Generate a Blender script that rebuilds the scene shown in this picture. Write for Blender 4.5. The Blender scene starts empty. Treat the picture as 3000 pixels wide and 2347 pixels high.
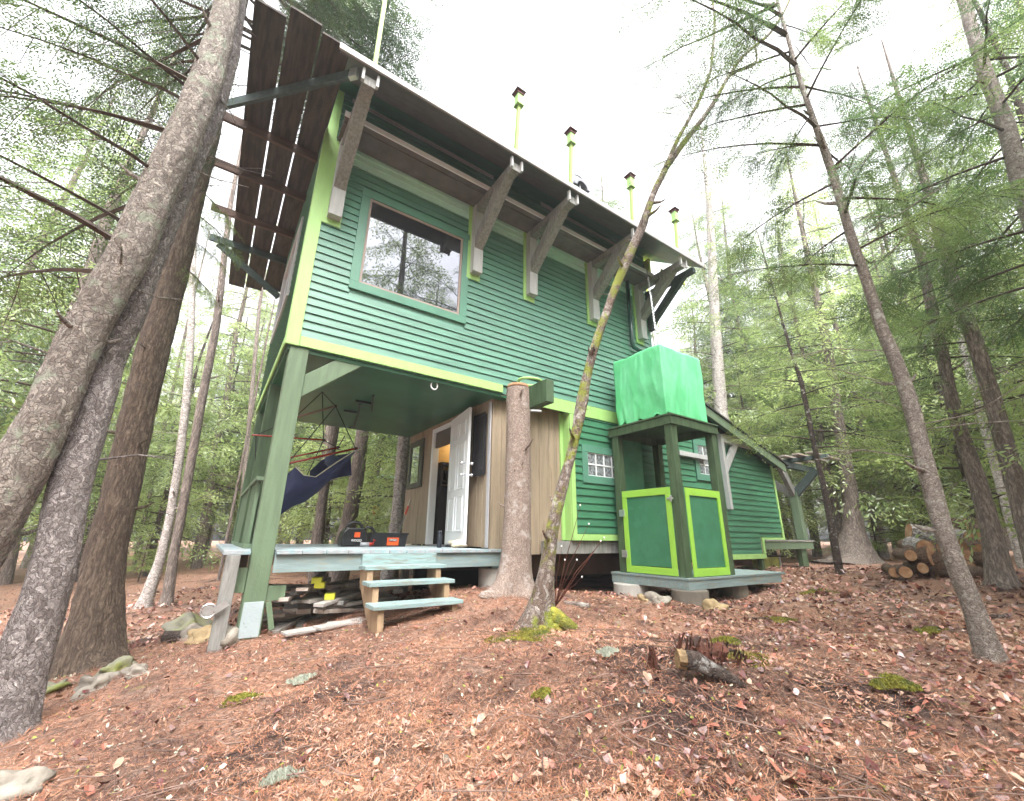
import bpy, math, random
import numpy as np
from mathutils import Vector, Matrix, noise
random.seed(7); rng=np.random.default_rng(7)
sc=bpy.context.scene; COL=sc.collection
# ---------------- camera, sky, sun, exposure ----------------
W,H,F=3000.,2347.,1245.;HAZE=.0026
CAM=np.array([-0.376,-5.3,1.5])
def Rm(yaw,pitch,roll):
    f=np.array([np.cos(pitch)*np.cos(yaw),np.cos(pitch)*np.sin(yaw),np.sin(pitch)])
    r=np.cross(f,[0,0,1.]);r/=np.linalg.norm(r);u=np.cross(r,f)
    return np.array([np.cos(roll)*r+np.sin(roll)*u,np.sin(roll)*r-np.cos(roll)*u,f])
YAW=math.radians(55.7)
M3=Rm(YAW,math.radians(17.9),math.radians(.7))
cd=bpy.data.cameras.new('camera');cam=bpy.data.objects.new('camera',cd);COL.objects.link(cam)
cd.sensor_width=36;cd.lens=36*F/W;cd.clip_start=.05;cd.clip_end=500
m=Matrix.Identity(4)
for i in range(3):
    m[i][0]=M3[0][i];m[i][1]=-M3[1][i];m[i][2]=-M3[2][i];m[i][3]=CAM[i]
cam.matrix_world=m;sc.camera=cam
SUN_EL,SUN_AZ=58.,200.
w=bpy.data.worlds.new('World');sc.world=w;w.use_nodes=True
nt=w.node_tree;bg=nt.nodes['Background']
sky=nt.nodes.new('ShaderNodeTexSky');sky.sky_type='NISHITA';sky.sun_disc=False
sky.sun_elevation=math.radians(SUN_EL);sky.sun_rotation=math.radians(SUN_AZ);sky.dust_density=6;sky.air_density=1.6
hs=nt.nodes.new('ShaderNodeHueSaturation');hs.inputs['Saturation'].default_value=.10
nt.links.new(sky.outputs[0],hs.inputs['Color']);nt.links.new(hs.outputs[0],bg.inputs[0]);bg.inputs[1].default_value=.15
sd=bpy.data.lights.new('sun','SUN');sd.energy=1.0;sd.angle=math.radians(40);sd.color=(1,.97,.92)
so=bpy.data.objects.new('sun',sd);COL.objects.link(so)
el,az=math.radians(SUN_EL),math.radians(SUN_AZ)
so.rotation_euler=Vector((math.sin(az)*math.cos(el),math.cos(az)*math.cos(el),math.sin(el))).to_track_quat('Z','Y').to_euler()
sc.view_settings.view_transform='Standard';sc.view_settings.look='None';sc.view_settings.exposure=2.2
sc.render.engine='CYCLES'
try:
    sc.cycles.max_bounces=6;sc.cycles.diffuse_bounces=4;sc.cycles.transparent_max_bounces=6;sc.cycles.sample_clamp_indirect=8
except Exception: pass
# ---------------- geometry helpers ----------------
FH=np.array([math.cos(YAW),math.sin(YAW),0])
def ray(u,v): return M3.T@np.array([(u-W/2)/F,(v-H/2)/F,1.])
def pt(u,v,d):          # point seen at (u,v) whose horizontal forward distance is d metres
    r=ray(u,v);return CAM+r*d/(r@FH)
def on(u,v,ax,val):
    r=ray(u,v);return CAM+r*(val-CAM[ax])/r[ax]
GP=np.array([(-.4,-5.3,.62),(.7,-3.7,.62),(2.3,-4.8,.62),(-.8,-2.8,.46),(-1.1,-1.2,.28),(-.17,0,.5),(.15,0,.5),(-1.3,1.8,.2),(-1.1,8.5,.28),
 (2.9,-.6,.86),(3.3,-.4,.84),(2.34,-1.8,.72),(5.2,-1.6,.63),(6.8,-1.2,.66),(5.3,.2,.62),(1.1,-.8,.64),(1.2,1.5,.5),(2.3,-3.3,.70),(1.1,-2.2,.60),
 (12.4,0,.88),(10.2,0,.84),(10,-2.2,.95),(4.9,-4.3,.66),(8,-3.5,.8),(24,3,.95),(-8,3,-.35),(-8,-6,-.2),(-3,-4,.1),(5,3,.5),(0,25,.35),(30,30,1.1),(35,0,1.2),(30,-20,1.2),(0,-20,.6),(-25,10,-.5),(-25,30,-.2),(10,12,.55),(3.2,-2.4,.68),(60,60,1.2),(-50,-40,-.3),(60,-50,1.2),(-50,60,0)])
def _u(r2): return np.where(r2>1e-9,r2*np.log(np.maximum(r2,1e-9)),0)
_n=len(GP);_d=((GP[:,None,:2]-GP[None,:,:2])**2).sum(-1)
_A=np.zeros((_n+3,_n+3));_A[:_n,:_n]=_u(_d)+np.eye(_n)*.3;_A[:_n,_n]=1;_A[:_n,_n+1:]=GP[:,:2];_A[_n:,:_n]=_A[:_n,_n:].T
_w=np.linalg.solve(_A,np.concatenate([GP[:,2],[0,0,0]]))
def ground_z(x,y):
    x=np.atleast_1d(np.asarray(x,float));y=np.atleast_1d(np.asarray(y,float))
    r2=(x[:,None]-GP[:,0])**2+(y[:,None]-GP[:,1])**2
    z=_u(r2)@_w[:_n]+_w[_n]+_w[_n+1]*x+_w[_n+2]*y
    z=z+.07*np.exp(-((x-2.35)**2+(y+3.35)**2)/.35)+.05*np.exp(-((x-1.6)**2+(y+2.9)**2)/.5)+.04*np.exp(-((x-3.3)**2+(y+3.4)**2)/.4)
    return z+.035*np.sin(x*1.9+.7*y)*np.sin(y*1.6-.5*x)+.015*np.sin(x*5.1+1)*np.sin(y*4.7)
def gz(x,y): return float(ground_z(x,y)[0])
ORI={}
def tag(o,label=None,cat=None,group=None,kind=None):
    if label:o['label']=label
    if cat:o['category']=cat
    if group:o['group']=group
    if kind:o['kind']=kind
    return o
def thing(name,loc,label,cat,group=None):
    o=bpy.data.objects.new(name,None);COL.objects.link(o);o.location=loc;o.empty_display_size=.1
    ORI[o.name]=Vector(loc);return tag(o,label,cat,group)
def link(name,me,parent=None,loc=None):
    o=bpy.data.objects.new(name,me);COL.objects.link(o)
    if parent is not None:
        o.parent=parent;ORI[o.name]=ORI[parent.name]
    elif loc is not None:
        o.location=loc;ORI[o.name]=Vector(loc)
    else: ORI[o.name]=Vector((0,0,0))
    return o
def npmesh(name,V,Fq,mats,mi=None,smooth=False):
    V=np.asarray(V,np.float32);Fq=np.asarray(Fq,np.int32);k=Fq.shape[1]
    me=bpy.data.meshes.new(name);me.vertices.add(len(V));me.vertices.foreach_set('co',V.ravel())
    me.loops.add(Fq.size);me.loops.foreach_set('vertex_index',Fq.ravel())
    me.polygons.add(len(Fq));me.polygons.foreach_set('loop_start',np.arange(0,Fq.size,k,dtype=np.int32))
    for mm in mats: me.materials.append(mm)
    if mi is not None: me.polygons.foreach_set('material_index',np.asarray(mi,np.int32))
    me.polygons.foreach_set('use_smooth',np.full(len(Fq),smooth))
    me.update();me.validate();return me
class MB:
    def __init__(s): s.v=[];s.f=[]
    def add(s,vs,fs):
        n=len(s.v);s.v+= [tuple(map(float,p)) for p in vs];s.f+=[tuple(i+n for i in f) for f in fs];return s
    def box(s,x0,x1,y0,y1,z0,z1):
        return s.add([(x0,y0,z0),(x1,y0,z0),(x1,y1,z0),(x0,y1,z0),(x0,y0,z1),(x1,y0,z1),(x1,y1,z1),(x0,y1,z1)],
          [(0,3,2,1),(4,5,6,7),(0,1,5,4),(1,2,6,5),(2,3,7,6),(3,0,4,7)])
    def beam(s,p0,p1,a,b,up=(0,0,1)):
        p0=Vector(p0);p1=Vector(p1);d=(p1-p0).normalized();up=Vector(up)
        if abs(d.dot(up))>.98: up=Vector((0,1,0))
        sx=d.cross(up).normalized();uz=sx.cross(d).normalized();vs=[]
        for p in (p0,p1):
            for i,j in((-1,-1),(1,-1),(1,1),(-1,1)): vs.append(p+sx*i*a/2+uz*j*b/2)
        return s.add(vs,[(0,1,2,3),(7,6,5,4),(0,4,5,1),(1,5,6,2),(2,6,7,3),(3,7,4,0)])
    def prism(s,poly,ax,a,b):
        n=len(poly);vs=[]
        for t in(a,b):
            for p in poly:
                q=list(p);q.insert(ax,t);vs.append(q)
        return s.add(vs,[tuple(range(n))[::-1],tuple(range(n,2*n))]+[(i,(i+1)%n,n+(i+1)%n,n+i) for i in range(n)])
    def tube(s,pts,r,n=8,cap=True,jit=0):
        pts=[Vector(p) for p in pts];rs=r if hasattr(r,'__len__') else [r]*len(pts);vs=[]
        for i,p in enumerate(pts):
            d=(pts[min(i+1,len(pts)-1)]-pts[max(i-1,0)]);d=d.normalized() if d.length>0 else Vector((0,0,1))
            ref=Vector((0,0,1)) if abs(d.z)<.9 else Vector((1,0,0))
            a=d.cross(ref).normalized();b=d.cross(a)
            for k in range(n):
                t=2*math.pi*k/n;rr=rs[i]*(1+jit*(random.random()-.5));vs.append(p+a*math.cos(t)*rr+b*math.sin(t)*rr)
        fs=[(i*n+k,i*n+(k+1)%n,(i+1)*n+(k+1)%n,(i+1)*n+k) for i in range(len(pts)-1) for k in range(n)]
        if cap: fs+=[tuple(range(n))[::-1],tuple(range((len(pts)-1)*n,len(pts)*n))]
        return s.add(vs,fs)
    def lathe(s,c,prof,n=20):
        vs=[(c[0]+r*math.cos(2*math.pi*k/n),c[1]+r*math.sin(2*math.pi*k/n),c[2]+z) for r,z in prof for k in range(n)]
        fs=[(i*n+k,i*n+(k+1)%n,(i+1)*n+(k+1)%n,(i+1)*n+k) for i in range(len(prof)-1) for k in range(n)]
        return s.add(vs,fs+[tuple(range(n))[::-1],tuple(range((len(prof)-1)*n,len(prof)*n))])
    def blob(s,c,rx,ry,rz,n=14,m=9,amp=.12,seed=0,rot=0):
        vs=[];cr,sr=math.cos(rot),math.sin(rot)
        for i in range(m+1):
            th=math.pi*i/m
            for k in range(n):
                ph=2*math.pi*k/n;x,y,z=math.sin(th)*math.cos(ph),math.sin(th)*math.sin(ph),math.cos(th)
                q=1+amp*2*noise.noise(Vector((x*1.3+seed,y*1.3,z*1.3)))
                X,Y=x*rx*q,y*ry*q;vs.append((c[0]+X*cr-Y*sr,c[1]+X*sr+Y*cr,c[2]+z*rz*q))
        fs=[(i*n+k,i*n+(k+1)%n,(i+1)*n+(k+1)%n,(i+1)*n+k)[::-1] for i in range(m) for k in range(n)]
        return s.add(vs,fs)
    def build(s,name,mat,parent=None,smooth=False,bev=0,loc=None):
        o0=ORI[parent.name] if parent is not None else Vector(loc or (0,0,0))
        me=bpy.data.meshes.new(name);me.from_pydata([tuple(Vector(p)-o0) for p in s.v],[],s.f)
        me.materials.append(mat);me.update()
        if smooth:
            for p in me.polygons:p.use_smooth=True
        o=link(name,me,parent,None if parent is not None else loc)
        if bev:
            b=o.modifiers.new('bevel','BEVEL');b.width=bev;b.segments=2;b.limit_method='ANGLE'
        return o
# ---------------- materials ----------------
def mat(name,col,rough=.6,var=.15,scale=3.,bump=.15,bscale=30.,stretch=(1,1,1),spec=.5,metal=0,col2=None,mixs=None,trans=0,coat=0,mth=(.45,.6)):
    M=bpy.data.materials.new(name);M.use_nodes=True;t=M.node_tree;P=t.nodes['Principled BSDF'];N=t.nodes.new;Lk=t.links.new
    tc=N('ShaderNodeTexCoord');mp=N('ShaderNodeMapping');mp.inputs['Scale'].default_value=stretch;Lk(tc.outputs['Object'],mp.inputs[0])
    n1=N('ShaderNodeTexNoise');n1.inputs['Scale'].default_value=scale;n1.inputs['Detail'].default_value=6;Lk(mp.outputs[0],n1.inputs[0])
    r=N('ShaderNodeMapRange');r.inputs[1].default_value=.3;r.inputs[2].default_value=.7;r.inputs[3].default_value=1-var;r.inputs[4].default_value=1+var;Lk(n1.outputs['Fac'],r.inputs[0])
    mx=N('ShaderNodeMix');mx.data_type='RGBA';mx.blend_type='MULTIPLY';mx.inputs[0].default_value=1
    mx.inputs[6].default_value=(*col,1)
    Lk(r.outputs[0],mx.inputs[7]);out=mx.outputs[2]
    if col2 is not None:
        n2=N('ShaderNodeTexNoise');n2.inputs['Scale'].default_value=mixs or 2;n2.inputs['Detail'].default_value=8;n2.inputs['Roughness'].default_value=.65;Lk(mp.outputs[0],n2.inputs[0])
        rr=N('ShaderNodeMapRange');rr.inputs[1].default_value=mth[0];rr.inputs[2].default_value=mth[1];Lk(n2.outputs['Fac'],rr.inputs[0])
        m2=N('ShaderNodeMix');m2.data_type='RGBA';Lk(rr.outputs[0],m2.inputs[0]);Lk(out,m2.inputs[6]);m2.inputs[7].default_value=(*col2,1);out=m2.outputs[2]
    Lk(out,P.inputs['Base Color']);P.inputs['Roughness'].default_value=rough;P.inputs['Metallic'].default_value=metal
    P.inputs['Specular IOR Level'].default_value=spec
    if coat:P.inputs['Coat Weight'].default_value=coat;P.inputs['Coat Roughness'].default_value=.15
    if bump:
        n3=N('ShaderNodeTexNoise');n3.inputs['Scale'].default_value=bscale;n3.inputs['Detail'].default_value=5;Lk(mp.outputs[0],n3.inputs[0])
        b=N('ShaderNodeBump');b.inputs['Strength'].default_value=bump;b.inputs['Distance'].default_value=.02;Lk(n3.outputs['Fac'],b.inputs['Height']);Lk(b.outputs[0],P.inputs['Normal'])
    return M
def bark(name,c1,c2,crack,vs=22.,stretch=.35,moss=None,lich=None,bump=.9,warp=.16,ridge=0):
    M=bpy.data.materials.new(name);M.use_nodes=True;t=M.node_tree;P=t.nodes['Principled BSDF'];N=t.nodes.new;Lk=t.links.new
    tc=N('ShaderNodeTexCoord');mp=N('ShaderNodeMapping');mp.inputs['Scale'].default_value=(1,1,stretch)
    nz=N('ShaderNodeTexNoise');nz.inputs['Scale'].default_value=9;nz.inputs['Detail'].default_value=4;Lk(tc.outputs['Object'],nz.inputs[0])
    ad=N('ShaderNodeMix');ad.data_type='VECTOR';ad.inputs[0].default_value=warp;Lk(tc.outputs['Object'],ad.inputs[4]);Lk(nz.outputs['Color'],ad.inputs[5]);Lk(ad.outputs[1],mp.inputs[0])
    v=N('ShaderNodeTexVoronoi');v.feature='DISTANCE_TO_EDGE';v.inputs['Scale'].default_value=vs;Lk(mp.outputs[0],v.inputs['Vector'])
    v2=N('ShaderNodeTexVoronoi');v2.inputs['Scale'].default_value=vs;Lk(mp.outputs[0],v2.inputs['Vector'])
    n=N('ShaderNodeTexNoise');n.inputs['Scale'].default_value=vs*1.6;n.inputs['Detail'].default_value=8;n.inputs['Roughness'].default_value=.7;Lk(mp.outputs[0],n.inputs[0])
    rp=N('ShaderNodeMapRange');rp.inputs[1].default_value=.0;rp.inputs[2].default_value=.11;rp.inputs[3].default_value=.25;Lk(v.outputs['Distance'],rp.inputs[0])
    if ridge:
        mp2=N('ShaderNodeMapping');mp2.inputs['Scale'].default_value=(1,1,stretch*.45);Lk(ad.outputs[1],mp2.inputs[0])
        rn=N('ShaderNodeTexNoise');rn.inputs['Scale'].default_value=ridge;rn.inputs['Detail'].default_value=5;rn.inputs['Roughness'].default_value=.6;Lk(mp2.outputs[0],rn.inputs[0])
        sb=N('ShaderNodeMath');sb.operation='SUBTRACT';sb.inputs[1].default_value=.5;Lk(rn.outputs['Fac'],sb.inputs[0]);ab=N('ShaderNodeMath');ab.operation='ABSOLUTE';Lk(sb.outputs[0],ab.inputs[0])
        rp=N('ShaderNodeMapRange');rp.inputs[1].default_value=.0;rp.inputs[2].default_value=.085;rp.inputs[3].default_value=.08;Lk(ab.outputs[0],rp.inputs[0])
    ml=N('ShaderNodeMath');ml.operation='MULTIPLY';Lk(rp.outputs[0],ml.inputs[0]);
    r2=N('ShaderNodeMapRange');r2.inputs[1].default_value=.35;r2.inputs[2].default_value=.6;r2.inputs[3].default_value=.25;Lk(n.outputs['Fac'],r2.inputs[0]);Lk(r2.outputs[0],ml.inputs[1])
    m0=N('ShaderNodeMix');m0.data_type='RGBA';Lk(v2.outputs['Color'],m0.inputs[0]);m0.inputs[6].default_value=(*c1,1);m0.inputs[7].default_value=(*c2,1)
    sp=N('ShaderNodeSeparateColor');Lk(v2.outputs['Color'],sp.inputs[0]);Lk(sp.outputs[0] if not ridge else n.outputs['Fac'],m0.inputs[0])
    m1=N('ShaderNodeMix');m1.data_type='RGBA';Lk(ml.outputs[0],m1.inputs[0]);m1.inputs[6].default_value=(*crack,1);Lk(m0.outputs[2],m1.inputs[7]);out=m1.outputs[2]
    for c,s_,lo,hi in ((lich,5.,.56,.62),(moss,3.2,.5,.58)):
        if c is None: continue
        q=N('ShaderNodeTexNoise');q.inputs['Scale'].default_value=s_;q.inputs['Detail'].default_value=9;q.inputs['Roughness'].default_value=.7;Lk(tc.outputs['Object'],q.inputs[0])
        rr=N('ShaderNodeMapRange');rr.inputs[1].default_value=lo;rr.inputs[2].default_value=hi;Lk(q.outputs['Fac'],rr.inputs[0])
        m2=N('ShaderNodeMix');m2.data_type='RGBA';Lk(rr.outputs[0],m2.inputs[0]);Lk(out,m2.inputs[6]);m2.inputs[7].default_value=(*c,1);out=m2.outputs[2]
    Lk(out,P.inputs['Base Color']);P.inputs['Roughness'].default_value=.8
    b=N('ShaderNodeBump');b.inputs['Strength'].default_value=bump;b.inputs['Distance'].default_value=.025;Lk(ml.outputs[0],b.inputs['Height']);Lk(b.outputs[0],P.inputs['Normal'])
    return M
def leafmat(name,a,b,tr=.45):
    M=bpy.data.materials.new(name);M.use_nodes=True;t=M.node_tree;N=t.nodes.new;Lk=t.links.new;t.nodes.remove(t.nodes['Principled BSDF']);o=t.nodes['Material Output']
    tc=N('ShaderNodeTexCoord');n=N('ShaderNodeTexNoise');n.inputs['Scale'].default_value=1.3;n.inputs['Detail'].default_value=5;Lk(tc.outputs['Object'],n.inputs[0])
    oi=N('ShaderNodeObjectInfo');ma=N('ShaderNodeMath');ma.operation='MULTIPLY_ADD';Lk(oi.outputs['Random'],ma.inputs[0]);ma.inputs[1].default_value=.35;
    Lk(n.outputs['Fac'],ma.inputs[2]);r=N('ShaderNodeMapRange');r.inputs[1].default_value=.5;r.inputs[2].default_value=.85;Lk(ma.outputs[0],r.inputs[0])
    mx=N('ShaderNodeMix');mx.data_type='RGBA';Lk(r.outputs[0],mx.inputs[0]);mx.inputs[6].default_value=(*a,1);mx.inputs[7].default_value=(*b,1)
    d=N('ShaderNodeBsdfDiffuse');l=N('ShaderNodeBsdfTranslucent');g=N('ShaderNodeBsdfGlossy');g.inputs['Roughness'].default_value=.35
    Lk(mx.outputs[2],d.inputs[0]);Lk(mx.outputs[2],l.inputs[0]);s=N('ShaderNodeMixShader');s.inputs[0].default_value=tr;Lk(d.outputs[0],s.inputs[1]);Lk(l.outputs[0],s.inputs[2])
    s2=N('ShaderNodeMixShader');s2.inputs[0].default_value=.06;Lk(s.outputs[0],s2.inputs[1]);Lk(g.outputs[0],s2.inputs[2]);Lk(s2.outputs[0],o.inputs[0]);return M
def voxcol(name,cols,scale=40,rough=.7,pos=None,bump=0):
    """several flat colours picked per small cell (litter, needles)"""
    M=bpy.data.materials.new(name);M.use_nodes=True;t=M.node_tree;P=t.nodes['Principled BSDF'];N=t.nodes.new;Lk=t.links.new
    tc=N('ShaderNodeTexCoord');v=N('ShaderNodeTexVoronoi');v.inputs['Scale'].default_value=scale;Lk(tc.outputs['Object'],v.inputs['Vector'])
    sp=N('ShaderNodeSeparateColor');Lk(v.outputs['Color'],sp.inputs[0]);cr=N('ShaderNodeValToRGB');cr.color_ramp.interpolation='CONSTANT'
    e=cr.color_ramp.elements;k=len(cols);e[0].color=(*cols[0],1);e[1].position=1/k;e[1].color=(*cols[1],1)
    for i in range(2,k):
        q=e.new(i/k);q.color=(*cols[i],1)
    Lk(sp.outputs[0],cr.inputs[0]);Lk(cr.outputs[0],P.inputs['Base Color']);P.inputs['Roughness'].default_value=rough
    return M
WG=(14,14,1.2)  # grain along z
TEAL=mat('green_siding_sheen',(.10,.235,.172),.42,.20,5,.10,60,(.35,3,3))  # upper wall copy of the one green paint, its sheen put into the colour
TEAL_D=mat('green_siding_no_sheen',(.045,.165,.09),.42,.20,5,.10,60,(.35,3,3))  # same green paint as the upper wall, without the painted-in sheen
MINT=mat('mint_slats_and_lit_courses',(.55,.82,.72),.35,.06,4,.05,40)  # arbour slats' own mint; on the top courses it stands for bright light
TRIMG=mat('green_trim_paint',(.09,.235,.165),.42,.1,3,.1,50)
LIME=mat('lime_trim_paint',(.33,.55,.18),.5,.07,3,.12,40,(4,4,1))
LIMEB=mat('bright_lime_paint',(.30,.58,.07),.5,.08,3,.12,40)
POSTG=mat('sage_post_paint',(.12,.175,.105),.65,.14,2.2,.35,30,(9,9,1))
DKG=mat('dark_green_timber',(.055,.095,.045),.6,.3,2.5,.35,30,(9,9,1))
SHP=mat('shower_panel_paint',(.04,.175,.09),.5,.12,3,.06,50,(1,1,1),col2=(.05,.20,.11),mixs=5)
SOFG=mat('soffit_green_paint',(.04,.15,.09),.45,.15,3,.05,20)
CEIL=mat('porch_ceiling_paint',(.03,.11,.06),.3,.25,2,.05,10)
SOFB=mat('soffit_brown_metal',(.14,.125,.125),.45,.2,6,.05,40)
GREYW=mat('weathered_grey_wood',(.20,.195,.185),.7,.25,2,.4,25,(12,12,1.5),col2=(.28,.275,.26),mixs=3)
GREYL=mat('pale_grey_wood',(.42,.42,.42),.7,.12,2,.35,25,(12,12,1.5))
TAN=mat('rough_tan_boards',(.30,.235,.165),.75,.30,1.6,.45,18,(7,7,.7),col2=(.15,.10,.065),mixs=1.6,mth=(.54,.72))
DARKB=mat('dark_canopy_board',(.045,.036,.032),.8,.35,2,.4,20,(8,1,8),col2=(.075,.058,.045),mixs=2)
REDB=mat('canopy_beam_wood',(.10,.06,.045),.8,.3,3,.4,20,(1,8,8))
TEALB=mat('canopy_dark_teal_wood',(.05,.075,.07),.7,.3,3,.4,20,(1,8,8))
DECK=mat('pale_deck_boards',(.31,.33,.35),.6,.16,2,.35,25,(10,1,10),col2=(.25,.36,.39),mixs=1.5)
DECKB=mat('pale_blue_green_paint',(.21,.28,.285),.6,.14,2.5,.3,22,(1.2,10,10),col2=(.24,.25,.21),mixs=3,mth=(.5,.62))
AQUA=mat('aqua_worn_paint',(.24,.34,.345),.55,.2,2.5,.3,22,(1,10,10),col2=(.20,.215,.19),mixs=4,mth=(.48,.6))
STRG=mat('stair_stringer_wood',(.30,.20,.12),.75,.25,2,.4,22,(6,6,1))
WHITE=mat('white_door_paint',(.72,.74,.76),.35,.03,2,.03,30)
WSTEEL=mat('white_metal_edge',(.8,.8,.84),.4,.03,2,0,30)
STEEL=mat('galvanised_steel',(.55,.56,.57),.35,.15,12,.1,60,metal=.8)
CHROME=mat('chain_steel',(.75,.77,.8),.25,.05,5,0,60,metal=.9)
BLACK=mat('black_plastic',(.012,.012,.015),.35,.1,5,.05,80)
BLACKT=mat('black_rope',(.015,.013,.015),.8,.1,5,.2,200)
ORANGE=mat('orange_plastic',(.75,.10,.02),.4,.05,5,0,50)
PRINT=mat('white_print',(.8,.8,.8),.5,.02,5,0,50)
GREYP=mat('grey_plastic',(.30,.31,.33),.4,.05,5,0,50)
NAVY=mat('navy_canvas',(.012,.016,.06),.8,.15,6,.3,120)
NAVYL=mat('blue_cushion',(.05,.07,.14),.8,.1,6,.3,120)
CREAM=mat('cream_piping',(.5,.47,.38),.8,.1,6,.1,120)
REDW=mat('varnished_red_bar',(.28,.03,.015),.25,.1,4,0,60,coat=.5)
TARP=mat('bright_green_tarp',(.12,.55,.24),.5,.10,2.2,.5,7,(1,1,.5),col2=(.17,.60,.31),mixs=3)
CONC=mat('concrete',(.16,.14,.115),.85,.15,6,.3,60)
CONCL=mat('pale_concrete',(.42,.40,.37),.8,.1,6,.2,60,col2=(.4,.33,.28),mixs=3,mth=(.55,.7))
PLATE=mat('flaking_white_plate',(.34,.40,.42),.5,.06,5,.15,40,col2=(.20,.24,.22),mixs=14,mth=(.62,.68))
ROCK=mat('fieldstone',(.20,.17,.14),.85,.35,6,.8,14,col2=(.30,.27,.23),mixs=5)
ROCKY=mat('ochre_stone',(.33,.24,.13),.85,.35,6,.7,14)
ROCKG=mat('mossy_stone',(.22,.21,.16),.85,.3,6,.7,14,col2=(.20,.22,.06),mixs=3)
DOWN=mat('dark_teal_pipe',(.01,.055,.045),.2,.05,4,0,40,coat=.4)
YEL=mat('yellow_end_paint',(.72,.76,.06),.5,.08,8,.1,60)
PLANK=mat('old_lumber',(.33,.26,.225),.8,.25,2.5,.4,25,(1,9,9),col2=(.40,.36,.32),mixs=3)
PLANK2=mat('grey_lumber',(.36,.33,.31),.8,.2,2.5,.4,25,(1,9,9))
SAWN=mat('sawn_log_end',(.40,.21,.11),.75,.25,9,.3,40,col2=(.50,.33,.20),mixs=5)
LOGB=bark('log_bark',(.24,.14,.095),(.38,.25,.18),(.05,.03,.02),40,.8)
BIRCHL=bark('birch_log_bark',(.62,.58,.56),(.75,.70,.68),(.08,.05,.04),9,3.)
REDMOSS=mat('rotten_red_wood',(.11,.035,.02),.85,.4,9,.8,30,col2=(.03,.015,.01),mixs=7)
MOSS=mat('moss',(.27,.25,.035),.95,.4,14,1.,60,col2=(.13,.15,.03),mixs=9)
SHING=mat('black_roof_edge',(.02,.02,.02),.8,.2,9,.3,60)
INTW=mat('yellow_pine_interior',(.38,.25,.08),.5,.15,3,.1,20,(1,1,5))
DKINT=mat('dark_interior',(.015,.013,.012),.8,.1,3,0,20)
UNDER=mat('crawlspace_timber',(.09,.06,.045),.85,.3,3,.3,20)
BRK1=bark('flaky_pinkgrey_bark',(.33,.27,.235),(.64,.56,.50),(.09,.07,.06),34,.6,lich=(.36,.38,.30))
BRK2=bark('plated_grey_bark',(.28,.235,.225),(.64,.57,.56),(.075,.055,.053),42,.45)
BRK3=bark('furrowed_brown_bark',(.20,.145,.105),(.32,.24,.18),(.07,.045,.033),40,.3,ridge=26,warp=.05)
BRKS=bark('stump_bark',(.30,.225,.185),(.50,.40,.345),(.12,.08,.065),70,.5,lich=(.42,.36,.33),bump=.6)
BRKM=bark('mossy_trunk_bark',(.23,.15,.11),(.50,.44,.40),(.07,.04,.03),30,.5,lich=(.55,.50,.46),moss=(.27,.30,.04))
BRKR=bark('lichen_trunk_bark',(.38,.315,.275),(.60,.52,.465),(.13,.10,.085),34,1.3,lich=(.60,.57,.52))
BRKD=bark('dark_thin_bark',(.09,.06,.05),(.16,.11,.09),(.025,.018,.015),30,.8,lich=(.42,.40,.38))
BRKB=bark('birch_bark',(.50,.46,.43),(.62,.58,.55),(.12,.09,.08),12,2.2,bump=.4)
BRKF=bark('forest_bark',(.23,.18,.155),(.40,.33,.29),(.09,.07,.06),26,.35,bump=.6,ridge=20,warp=.05)
TWIG=mat('twig_wood',(.075,.055,.045),.8,.3,5,.1,30)
LEAFA=leafmat('hemlock_green',(.10,.175,.065),(.36,.47,.15),.5)
LEAFB=leafmat('hemlock_yellow_green',(.24,.34,.11),(.50,.60,.24),.55)
LEAFD=leafmat('dark_canopy_green',(.05,.09,.04),(.14,.21,.07),.4)
LEAFL=leafmat('bright_sapling_green',(.30,.42,.10),(.50,.62,.18),.5)
def glassmat(name,tint,refl,rough=.02):
    M=bpy.data.materials.new(name);M.use_nodes=True;t=M.node_tree;N=t.nodes.new;Lk=t.links.new;t.nodes.remove(t.nodes['Principled BSDF'])
    d=N('ShaderNodeBsdfDiffuse');d.inputs[0].default_value=(*tint,1);g=N('ShaderNodeBsdfGlossy');g.inputs['Roughness'].default_value=rough;g.inputs[0].default_value=(.9,.92,1,1)
    f=N('ShaderNodeFresnel');f.inputs[0].default_value=1.5;a=N('ShaderNodeMath');a.operation='ADD';a.inputs[1].default_value=refl;a.use_clamp=True;Lk(f.outputs[0],a.inputs[0])
    s=N('ShaderNodeMixShader');Lk(a.outputs[0],s.inputs[0]);Lk(d.outputs[0],s.inputs[1]);Lk(g.outputs[0],s.inputs[2]);Lk(s.outputs[0],t.nodes['Material Output'].inputs[0]);return M
GLASS=glassmat('window_glass',(.015,.017,.022),.16)
BLOCKG=mat('glass_block_glass',(.20,.22,.23),.15,.8,22,.9,30,spec=.8)
MIRR=glassmat('picture_glass',(.10,.12,.09),.45)
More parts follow.
